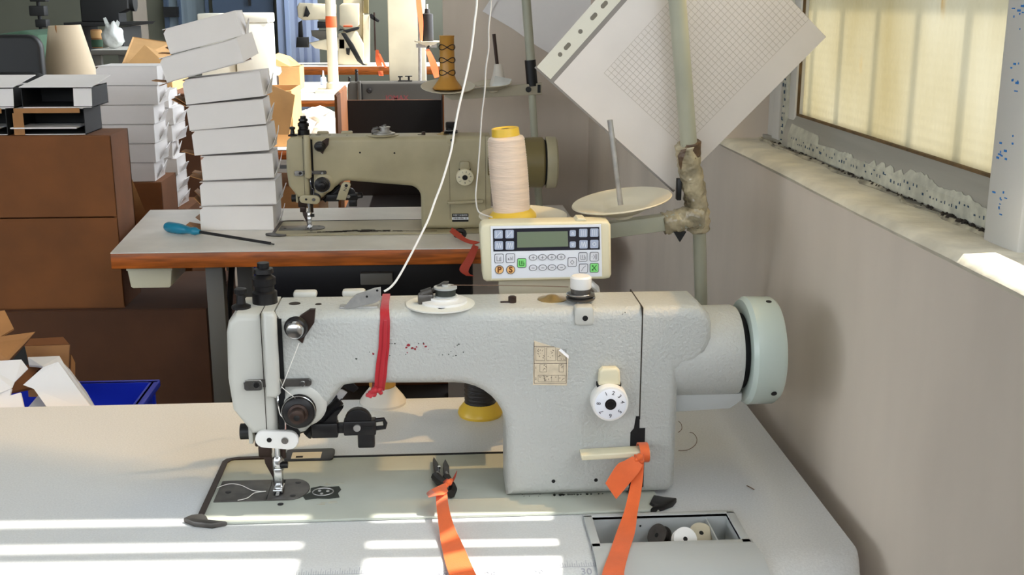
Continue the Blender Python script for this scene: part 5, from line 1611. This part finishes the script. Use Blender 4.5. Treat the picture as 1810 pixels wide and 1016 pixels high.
# amber spool
sb = at(791, 161, Y=3.11)
t = thing('thread_spool', 'amber spool crossed with a few turns of black thread', 'thread spool', (sb.x, 3.11, dA.z + o0.z - .001))
MB().lathe([(0.038, 0), (0.040, .004), (0.034, .012), (0.024, .026), (0.0205, .036), (0.0195, .138), (0.021, .142), (0.006, .143)], (0, 0, 0), 'z', 32).obj('body', 'spool_amber', t)
for z_ in (.045, .078, .112):
    for s_ in (-1, 1):
        MB().tube([(0.0215 * math.cos(a), 0.0215 * math.sin(a), z_ + s_ * .007 * math.sin(a * 2)) for a in [2 * math.pi * k / 24 for k in range(24)]], 0.0012, 5, closed=True).obj('thread_turn', 'thread_black', t)
sb = at(881, 146, Y=3.13)
t = thing('thread_spool', 'small empty white cone wrapped in film on the right dish of the second stand', 'thread spool', (sb.x, 3.13, dB.z + o0.z - .001))
MB().lathe([(0.024, 0), (0.025, .006), (0.016, .030), (0.011, .058), (0.009, .060)], (0, 0, 0), 'z', 24).obj('cone', 'spool_white', t)
MB().strip([((-.02, -.024, .003), (.02, -.026, .001)), ((-.014, -.027, .012), (.03, -.022, .010)), ((-.01, -.022, .03), (.036, -.01, .02))], .001).obj('film', 'bag_film', t)

# pale sheet added to stand in for a patch of light on the partition
t = thing('light_patch_sheet', 'white sheet standing in for a light patch on the grey partition wall', 'paper', at(853, 20, Y=3.596))
o0 = Vector(t.location)
MB().slab([at(x, y, Y=3.595) - o0 for x, y in ((853, 20), (905, 50), (950, 82), (988, 104), (1052, 5), (920, -80))], .0015).obj('sheet', 'white_card', t, smooth=False)
MB().slab([at(x, y, Y=3.590) - o0 for x, y in ((853, 20), (866, 24), (878, 4), (866, 0))], .0015).obj('curled_corner', 'white_card', t, smooth=False)
# ------------------------------------------------------------------ third row
tt3, _, _ = plain_table('sewing_table', 'white-topped table carrying the dark grey machine in the third row', [(-1.05, 4.57), (0.15, 4.57), (0.15, 5.32), (-1.05, 5.32)], [(-0.9, 4.7), (0.0, 4.7), (-0.9, 5.2), (0.0, 5.2)])
machine('dark grey sewing machine with red lettering, half hidden by a black-lined carton', (-0.135, 4.86, TT), 'dark')
x0, x1 = at(592, 200, Y=3.86).x, at(786, 200, Y=3.86).x
zt3 = at(690, 167, Y=3.86).z
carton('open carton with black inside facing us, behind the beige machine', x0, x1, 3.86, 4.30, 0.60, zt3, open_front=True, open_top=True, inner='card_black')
carton('closed carton on the floor carrying the black-lined one', x0 - .02, x1 + .02, 3.84, 4.32, 0.0, 0.599)
# thread stand of the third row
YT = 5.12
f0 = at(742, 200, Y=YT)
t = thing('thread_stand', 'thin thread stand carrying a black spool beside the pale column', 'thread stand', (f0.x, YT, TT))
o0 = Vector(t.location)
U = lambda px, py, y=5.12: at(px, py, Y=y) - o0
MB().tube([Vector((0, 0, 0)), U(742, 80), U(741, 0), U(741, -60)], 0.008, 12).obj('pole', 'steel', t)
MB().lathe([(0.03, 0), (0.03, .008), (0.01, .012)], (0, 0, 0), 'z', 16).obj('foot', 'black_metal', t)
MB().box(-.01, U(772, 80).x, -.01, .01, U(750, 84).z, U(750, 77).z).obj('arm', 'steel', t)
dish(U(757, 76, 5.08), (0, 0, 1), 0.062, t, 'disc_plastic')
sb = at(756, 73, Y=5.08)
t = thing('thread_spool', 'black spool of thread on the thin stand beside the pale column', 'thread spool', (sb.x, 5.08, sb.z - .002))
MB().lathe([(0.024, 0), (0.0255, .004), (0.0245, .118), (0.012, .122), (0.010, .14)], (0, 0, 0), 'z', 24).obj('winding', 'thread_black', t)
MB().cyl((0, 0, .12), (0, 0, .160), .004, seg=8).obj('spindle', 'thread_white', t)
for lb, prs in (('orange ribbon hanging from above beside the black spool', [((735, -20), (742, -20)), ((736, 10), (745, 10)), ((740, 40), (748, 38)), ((743, 72), (747, 72))]), ('orange ribbon dangling under the dish of the black spool', [((752, 88), (758, 86)), ((757, 104), (766, 100)), ((762, 122), (774, 118)), ((768, 138), (776, 136))])):
    P0 = at(prs[-1][0][0], prs[-1][0][1], Y=5.03)
    t = thing('orange_ribbon', lb, 'ribbon', P0)
    MB().strip(dense([(at(a[0], a[1], Y=5.02) - P0, at(b[0], b[1], Y=5.03) - P0) for a, b in prs]), .002).obj('band', 'orange_fabric', t)
    MB().lathe([(.003, 0), (.010, .006), (.003, .014)], at(*prs[0][1], Y=5.03) - P0, 'z', 10).obj('knot', 'black_plastic' if 'under' in lb else 'orange_fabric', t)
# kraft carton and cloth on the third table
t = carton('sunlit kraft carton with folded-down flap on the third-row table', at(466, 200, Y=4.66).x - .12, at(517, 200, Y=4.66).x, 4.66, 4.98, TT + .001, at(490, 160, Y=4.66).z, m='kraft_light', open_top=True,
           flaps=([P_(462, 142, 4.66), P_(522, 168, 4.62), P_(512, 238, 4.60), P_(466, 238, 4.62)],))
t = thing('cloth_bundle', 'white cloth bundle heaped on the third-row table', 'cloth', at(562, 234, Z=TT))
bmx = bmesh.new()
bmesh.ops.create_icosphere(bmx, subdivisions=4, radius=1)
rr = random.Random(12)
for v in bmx.verts:
    c = v.co
    f = 1 + .10 * math.sin(c.x * 5 + c.y * 7) + .07 * math.sin(c.y * 11 + c.z * 6) + .04 * math.sin(c.x * 19)
    v.co = Vector((c.x * .13 * f, c.y * .12 * f, max(0, c.z + .35) * .075 * f))
MB()._bm(bmx).obj('heap', 'cloth_white', t, angle=180)
MB().strip(dense([(Vector((-.10, -.12, .01)), Vector((-.02, -.13, .005))), (Vector((-.04, -.10, .07)), Vector((.02, -.10, .075))), (Vector((.02, -.03, .115)), Vector((.07, -.03, .10)))]), .003).obj('fold', 'cloth_white', t)
# carton and blue crate on the floor below
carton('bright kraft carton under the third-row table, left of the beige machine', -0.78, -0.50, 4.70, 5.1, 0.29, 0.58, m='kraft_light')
t = thing('plastic_crate', 'bright blue slotted crate under the third-row table', 'crate', (-0.64, 4.88, 0))
cb_ = MB().box(-.18, .18, -.20, -.19, 0, .28).box(-.18, .18, .19, .20, 0, .28).box(-.18, -.17, -.19, .19, 0, .28).box(.17, .18, -.19, .19, 0, .28).box(-.17, .17, -.19, .19, 0, .01)
cb_.obj('walls', 'blue_plastic', t, smooth=False)
for z_ in (.06, .14, .22):
    MB().box(-.19, .19, -.206, -.20, z_, z_ + .02).obj('rib', 'blue_plastic', t)

# ------------------------------------------------------------------ fifth row: white table, upright pole, cartons
plain_table('work_table', 'long white work table with orange edge and a beige pole on it', [(-1.75, 6.90), (-0.35, 6.90), (-0.35, 8.45), (-1.75, 8.45)], [(-1.65, 7.0), (-0.75, 7.0), (-1.65, 8.3), (-0.45, 8.3)])
c = at(590, 163, Z=TT)
t = thing('machine_pole', 'stout beige pole with an orange band standing on the long white table', 'pole', c)
o0 = Vector(c)
MB().box(-.11, .15, -.10, .10, 0, .022, .004).obj('base_plate', 'far_paint', t)
MB().lathe([(.05, .02), (.045, .06), (.034, .07), (.033, .62), (.033, 1.1)], (0, 0, 0), 'z', 20).obj('tube', 'far_paint', t)
z_ = at(590, 40, Y=c.y).z - c.z
MB().lathe([(.0345, -.03), (.0355, -.02), (.0355, .03), (.0345, .04)], (0, 0, z_), 'z', 20).obj('band', 'orange_band', t)
c = at(505, 140, Y=7.7)
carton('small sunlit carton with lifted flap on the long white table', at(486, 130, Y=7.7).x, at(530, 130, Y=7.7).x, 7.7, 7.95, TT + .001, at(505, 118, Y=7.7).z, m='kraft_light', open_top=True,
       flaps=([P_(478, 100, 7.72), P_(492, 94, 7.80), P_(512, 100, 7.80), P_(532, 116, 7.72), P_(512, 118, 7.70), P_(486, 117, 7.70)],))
t = thing('glass_jar', 'dark jar wrapped in clear film beside the small sunlit carton', 'jar', at(481, 139, Y=7.5))
t.location.z = TT
MB().lathe([(.04, 0), (.042, .01), (.042, .10), (.03, .12), (.03, .14)], (0, 0, 0), 'z', 18).obj('body', 'brown_metal', t)
MB().lathe([(.05, .11), (.065, .13), (.06, .16), (.03, .17)], (0, 0, 0), 'z', 12).obj('film', 'bag_film', t)
t = thing('oil_bottle', 'little pale green bottle with pointed cap on the white table', 'bottle', at(572, 150, Z=TT))
MB().lathe([(.020, 0), (.022, .01), (.020, .05), (.007, .06), (.004, .10)], (0, 0, 0), 'z', 14).obj('body', 'frame_blue', t)
MB().lathe([(.008, .058), (.004, .095)], (0, 0, 0), 'z', 10).obj('cap', 'white_plastic', t)
# foam boxes
plain_table('work_table', 'plain table under the two white foam boxes', [(-1.75, 5.95), (-0.92, 5.95), (-0.92, 6.62), (-1.75, 6.62)], [(-1.65, 6.05), (-1.02, 6.05), (-1.65, 6.5), (-1.02, 6.5)], wood=False)
for xa, xb, yt_, lb, y_ in ((415, 474, 23, 'tall white foam box with a lid, behind the top of the leaning stack', 6.10), (352, 413, 24, 'white foam box left of the tall lidded one', 6.14)):
    a, b_ = at(xa, 60, Y=y_), at(xb, 60, Y=y_)
    z1 = at(xa, yt_, Y=y_).z
    t = thing('foam_box', lb, 'box', ((a.x + b_.x) / 2, y_ + .12, TT))
    w = (b_.x - a.x) / 2
    MB().box(-w, w, -.12, .12, .001, z1 - TT - .05, .008).obj('body', 'foam_white', t)
    MB().box(-w - .004, w + .004, -.125, .125, z1 - TT - .05, z1 - TT, .008).obj('lid', 'foam_white', t)

# ------------------------------------------------------------------ far row: post machine on an orange-edged table
plain_table('sewing_table', 'far table with orange edge under the tall beige machine', [(-1.45, 10.45), (0.30, 10.45), (0.30, 11.1), (-1.45, 11.1)], [(-1.3, 10.6), (0.2, 10.6)], th=.075)
Yf = 10.62
c = at(600, 112, Z=TT)
t = thing('post_machine', 'tall beige post sewing machine with black strap on the far table', 'sewing machine', (c.x, Yf + .1, TT))
o0 = Vector(t.location)


def G(pts, y0, y1, name, m, bev=.01):
    q = [at(x, y, Y=Yf) - o0 for x, y in pts]
    return MB().prism([(p.x, p.z) for p in q], y0, y1, 'y', bev, 2).obj(name, m, t)


G([(604, -30), (640, -30), (640, 115), (604, 115)], .06, .20, 'column', 'far_paint')
G([(605, 6), (634, 6), (634, 44), (626, 52), (610, 52), (600, 44), (600, 10)], -.10, .06, 'gear_case', 'far_paint')
G([(606, 56), (630, 56), (642, 78), (643, 115), (597, 115), (597, 60)], -.06, .06, 'pedestal', 'far_paint')
G([(528, 5), (592, 8), (592, 34), (535, 36), (526, 30), (524, 12)], -.08, .08, 'upper_arm', 'far_paint', .02)
G([(545, 76), (590, 66), (612, 66), (612, 90), (580, 90), (556, 86)], -.06, .08, 'lower_arm', 'far_paint', .02)
G([(524, 66), (544, 66), (545, 84), (523, 84)], -.10, 0, 'motor_block', 'black_plastic')
G([(526, 40), (532, 36), (534, 66), (526, 66)], -.05, 0, 'needle_rods', 'black_metal', .004)
G([(536, 30), (541, 10), (548, 24), (544, 30), (540, 29)], -.10, -.08, 'guide', 'black_metal', .002)
G([(560, 38), (582, 40), (584, 50), (560, 50)], -.05, .05, 'dark_gap', 'black_plastic', .004)
G([(548, 54), (590, 54), (590, 66), (566, 72), (550, 64)], -.03, .06, 'hook_case', 'grey_leg', .008)
G([(607, 45), (623, 45), (623, 48), (607, 48)], -.106, -.098, 'badge', 'orange_band', .001)
G([(641, -30), (650, -30), (650, 24), (641, 24)], .0, .08, 'side_bar', 'bg_motor', .004)
G([(641, 26), (652, 26), (652, 115), (641, 115)], .0, .08, 'side_bar', 'far_paint', .004)
G([(598, 55), (606, 53), (613, 58), (634, 52), (636, 48), (632, 47), (610, 53), (602, 50)], -.13, -.10, 'strap', 'black_plastic', .002)
G([(603, 58), (611, 58), (625, 78), (643, 112), (650, 115), (642, 115), (632, 108), (617, 82)], -.14, -.11, 'strap', 'black_plastic', .002)
G([(611, 85), (619, 85), (617, 98), (612, 96)], -.08, -.06, 'knob', 'black_plastic', .004)
G([(659, 22), (662, 22), (664, 90), (661, 90)], -.02, .0, 'thread_rod', 'brown_metal', .001)
G([(652, 26), (656, 24), (664, 32), (670, 36), (668, 40), (660, 36), (653, 32)], -.02, .0, 'thread_hook', 'black_metal', .001)
t = thing('orange_ribbon', 'orange ribbon hanging beside the far beige machine', 'ribbon', at(668, 118, Y=Yf - .1))
o0 = Vector(t.location)
MB().strip(dense([(at(664, 88, Y=Yf - .12) - o0, at(669, 88, Y=Yf - .12) - o0), (at(664, 108, Y=Yf - .13) - o0, at(674, 108, Y=Yf - .13) - o0), (at(670, 134, Y=Yf - .19) - o0, at(678, 134, Y=Yf - .19) - o0)]), .003).obj('band', 'orange_band', t)
MB().strip(dense([(at(668, 95, Y=Yf - .14) - o0, at(672, 95, Y=Yf - .14) - o0), (at(680, 120, Y=Yf - .19) - o0, at(684, 120, Y=Yf - .19) - o0)]), .003).obj('tail', 'orange_band', t)

# column and far wall openings
xa, xb = at(686, 60, Y=8.6).x, at(752, 60, Y=8.6).x
struct(MB().box(xa, xb, 8.6, 8.9, 0, CEIL, .01).obj('wall_column', 'far_paint'))
YW = 12.49


def far(px0, px1, py0, py1, y0, y1, name, m, par, zb=None):
    a, b = at(px0, py0, Y=YW), at(px1, py1, Y=YW)
    return MB().box(a.x, b.x, YW - y1, YW - y0, b.z if zb is None else zb, a.z).obj(name, m, par, smooth=False)


dr = bpy.data.objects.new('door_1', None)
COL.objects.link(dr)
struct(dr)
far(368, 484, -140, 0, 0, .06, 'door_leaf', 'door_blue', dr, zb=0)
far(484, 512, -150, 0, 0, .14, 'door_frame', 'frame_blue', dr, zb=0)
far(498, 504, -150, 0, .14, .16, 'frame_groove', 'door_blue', dr, zb=0)
far(441, 446, -5, 10, .06, .10, 'handle', 'black_metal', dr)
wn = bpy.data.objects.new('window_2', None)
COL.objects.link(wn)
struct(wn)
far(290, 366, -120, 62, 0, .03, 'pane', 'curtain', wn)
for a, b in ((290, 296), (312, 320), (362, 368)):
    far(a, b, -120, 62, .03, .08, 'frame', 'door_blue', wn)
far(293, 320, 12, 30, .08, .12, 'latch_box', 'black_plastic', wn)
struct(far(243, 250, -200, 200, 0, .03, 'trim_2', 'wall_grey', None))
# hanging plastic curtain strips by the door
t = thing('strip_curtain', 'pale blue plastic curtain hanging left of the far beige machine', 'curtain', at(535, 130, Y=11.4))
o0 = Vector(t.location)
for k in range(7):
    a = at(511 + 7 * k, 0, Y=11.4 + .03 * (k % 2)) - o0
    b = at(519 + 7 * k, 0, Y=11.4 + .03 * (k % 2)) - o0
    MB().box(a.x, b.x, -.003 + .03 * (k % 2), .003 + .03 * (k % 2), -.4, 1.4).obj('strip', 'frame_blue', t)

# ------------------------------------------------------------------ far left
c = at(130, 128, Y=4.72)
t = thing('card_roll', 'upright roll of beige card beside a green cover', 'roll', (c.x, 4.80, 0))
ztp = at(130, 45, Y=4.72).z
MB().lathe([(.125, 0), (.100, at(130, 128, Y=4.72).z), (.062, ztp), (.058, ztp), (.090, .4)], (0, 0, 0), (-.035, 0, 1), 40).obj('wall', 'roll_card', t)
MB().strip([((-.058, -.075, .95), (-.052, -.080, .95)), ((-.062, -.06, ztp), (-.056, -.064, ztp))], .002).obj('lap_edge', 'kraft', t)
c0, c1 = at(38, 60, Y=5.1), at(106, 60, Y=5.1)
t = thing('cloth_cover', 'dark green cloth draped over a machine at the far left', 'cloth', ((c0.x + c1.x) / 2 - .2, 5.3, 0))
w = (c1.x - c0.x) / 2 + .2
zg = at(70, 54, Y=5.1).z
pol = [(-w, 0), (-w - .02, zg - .12), (-w + .05, zg - .03), (-.02, zg - .02), (w - .16, zg), (w - .10, zg - .02), (w - .02, zg - .25), (w, 0)]
MB().prism(pol, -.2, .2, 'y', .03, 4).obj('drape', 'green_cloth', t)
MB().strip(dense([(Vector((w - .16, -.205, zg - .02)), Vector((w - .12, -.205, zg - .02))), (Vector((w - .10, -.212, zg - .3)), Vector((w - .05, -.212, zg - .3))), (Vector((w - .08, -.215, .1)), Vector((w - .02, -.215, .1)))]), .02).obj('fold', 'green_cloth', t)
t = thing('office_chair', 'black padded chair back at the far left edge', 'chair', (at(18, 100, Y=4.5).x, 4.6, 0))
zc_ = at(20, 62, Y=4.5).z
MB().prism(rrect(-.16, .10, zc_ - .33, zc_, .05), -.05, .0, 'y', .015, 3).obj('backrest', 'black_plastic', t)
MB().prism(rrect(-.20, .14, zc_ - .42, zc_ - .14, .07), -.10, -.045, 'y', .02, 3).obj('back_pad', 'dark_clutter', t)
MB().box(-.22, .18, -.45, 0.0, .42, .50, .03).obj('seat', 'black_plastic', t)
MB().box(-.04, 0, -.02, .02, .3, zc_ - .2).obj('back_post', 'black_metal', t)
MB().cyl((-.02, -.2, .06), (-.02, -.2, .42), .03).obj('column', 'black_metal', t)
for k in range(5):
    a = 2 * math.pi * k / 5
    MB().tube([(-.02, -.2, .08), (-.02 + .26 * math.cos(a), -.2 + .26 * math.sin(a), .03)], .02, 8).obj('leg', 'black_metal', t)

Yk = 8.0
plain_table('work_table', 'small grey table with a plastic bag on it, far left', [(at(160, 88, Y=6.8).x, 6.8), (at(226, 88, Y=6.8).x, 6.8), (at(226, 88, Y=6.8).x, 7.3), (at(160, 88, Y=6.8).x, 7.3)], [(at(168, 88, Y=6.8).x, 6.85), (at(212, 88, Y=6.8).x, 6.85), (at(212, 88, Y=6.8).x, 7.25)], wood=False, z=at(200, 88, Y=6.8).z, th=.03)
zb_ = at(200, 88, Y=6.8).z
t = thing('plastic_bag', 'crumpled silvery plastic bag with tied top, far left', 'bag', (at(197, 60, Y=6.95).x, 6.98, zb_))
bmx = bmesh.new()
bmesh.ops.create_icosphere(bmx, subdivisions=3, radius=1)
for v in bmx.verts:
    c = v.co
    f = 1 + .12 * math.sin(c.x * 6 + c.z * 5) + .08 * math.sin(c.y * 9 + c.x * 4)
    zz = (c.z + 1) / 2
    v.co = Vector((c.x * .066 * f * (1.1 - .35 * zz), c.y * .06 * f, zz * .15 * (1 + .1 * math.sin(c.x * 8))))
MB()._bm(bmx).obj('body', 'bag_film', t, angle=180)
MB().strip([((-.035, 0, .12), (-.01, 0, .13)), ((-.05, .005, .175), (-.035, .005, .18))], .003).strip([((.01, 0, .13), (.035, 0, .12)), ((.03, .005, .165), (.045, .005, .15))], .003).obj('handle', 'bag_film', t)
c = at(178, 57, Y=7.1)
for lb, m_, z_ in (('small green spool under an orange one, left of the plastic bag', 'green_cloth', 0.0), ('small orange spool standing on a green one, left of the plastic bag', 'kraft_light', 0.054)):
    t = thing('thread_spool', lb, 'thread spool', (at(172, 80, Y=7.1).x, 7.1, zb_ + z_))
    MB().lathe([(.030, 0), (.030, .004), (.020, .005), (.020, .048), (.030, .049), (.030, .053)], (0, 0, 0), 'z', 16).obj('reel', 'kraft', t)
    MB().lathe([(.033, .005), (.034, .026), (.033, .048)], (0, 0, 0), 'z', 16).obj('winding', m_, t)

# dark machine bench far left
zt_ = at(180, 40, Y=Yk).z
a, b = at(112, 40, Y=Yk), at(238, 40, Y=Yk)
t = thing('work_bench', 'black machine bench in shadow against the far left wall', 'bench', ((a.x + b.x) / 2, Yk + .3, 0))
w = (b.x - a.x) / 2
MB().prism([(-w, zt_ - .03), (w * .9, zt_ - .02), (w, zt_), (-w, zt_)], -.3, .3, 'y', .004).obj('top', 'dark_clutter', t)
for sx in (-.8, .5):
    MB().box(sx * w - .02, sx * w + .02, -.25, .25, 0, zt_ - .03).obj('leg', 'dark_clutter', t)
t2 = thing('bench_machine', 'black machine silhouette standing on the black bench', 'sewing machine', ((a.x + b.x) / 2, Yk + .3, zt_))
MB().prism([(-w * .75, 0), (w * .35, 0), (w * .35, .06), (w * .62, .09), (w * .66, .24), (-w * .6, .26), (-w * .75, .14)], -.1, .1, 'y', .01).obj('body', 'dark_clutter', t2)
MB().cyl((w * .62, 0, .14), (w * .74, 0, .14), .07).obj('wheel', 'dark_clutter', t2)
MB().cyl((w * .1, 0, .24), (w * .1, 0, .40), .014).obj('spool_pin', 'black_metal', t2)
MB().lathe([(.02, 0), (.02, .02)], (w * .2, -.1, .19), (0, -1, 0), 12).obj('lamp', 'key_green', t2)
c = at(73, 60, Y=7.6)
t = thing('machine_head_stand', 'black post with boxy motor heads, far left', 'machine', (c.x, 7.6, 0))
zq = lambda y: at(73, y, Y=7.6).z
MB().cyl((0, 0, 0), (0, 0, zq(-30)), .012).obj('post', 'dark_clutter', t)
MB().box(-.05, .045, -.04, .04, zq(28), zq(10), .006).obj('motor', 'dark_clutter', t)
MB().box(-.02, .05, -.04, .04, zq(48), zq(34), .006).obj('clamp', 'dark_clutter', t)
MB().box(-.04, .06, -.04, .04, zq(3), zq(-12), .006).obj('head', 'dark_clutter', t)
MB().lathe([(.16, 0), (.16, .02), (.03, .04)], (0, 0, 0), 'z', 20).obj('foot', 'dark_clutter', t)
# open carton, upper left
c = at(258, 118, Y=5.4)
x0, x1 = at(214, 110, Y=5.4).x, at(302, 110, Y=5.4).x
carton('open kraft carton with peaked flap above the upright stack', x0 + .01, x1, 5.4, 5.75, 0.45, at(258, 110, Y=5.4).z, m='kraft_light', open_top=True,
       flaps=([P_(214, 116, 5.39), P_(234, 66, 5.72), P_(300, 76, 5.74), P_(304, 116, 5.74)], [P_(222, 117, 5.385), P_(256, 80, 5.46), P_(302, 104, 5.46), P_(304, 124, 5.385)]))
carton('closed carton carrying the open one with the peaked flap', x0 - .02, x1 + .04, 5.38, 5.8, 0, .449)
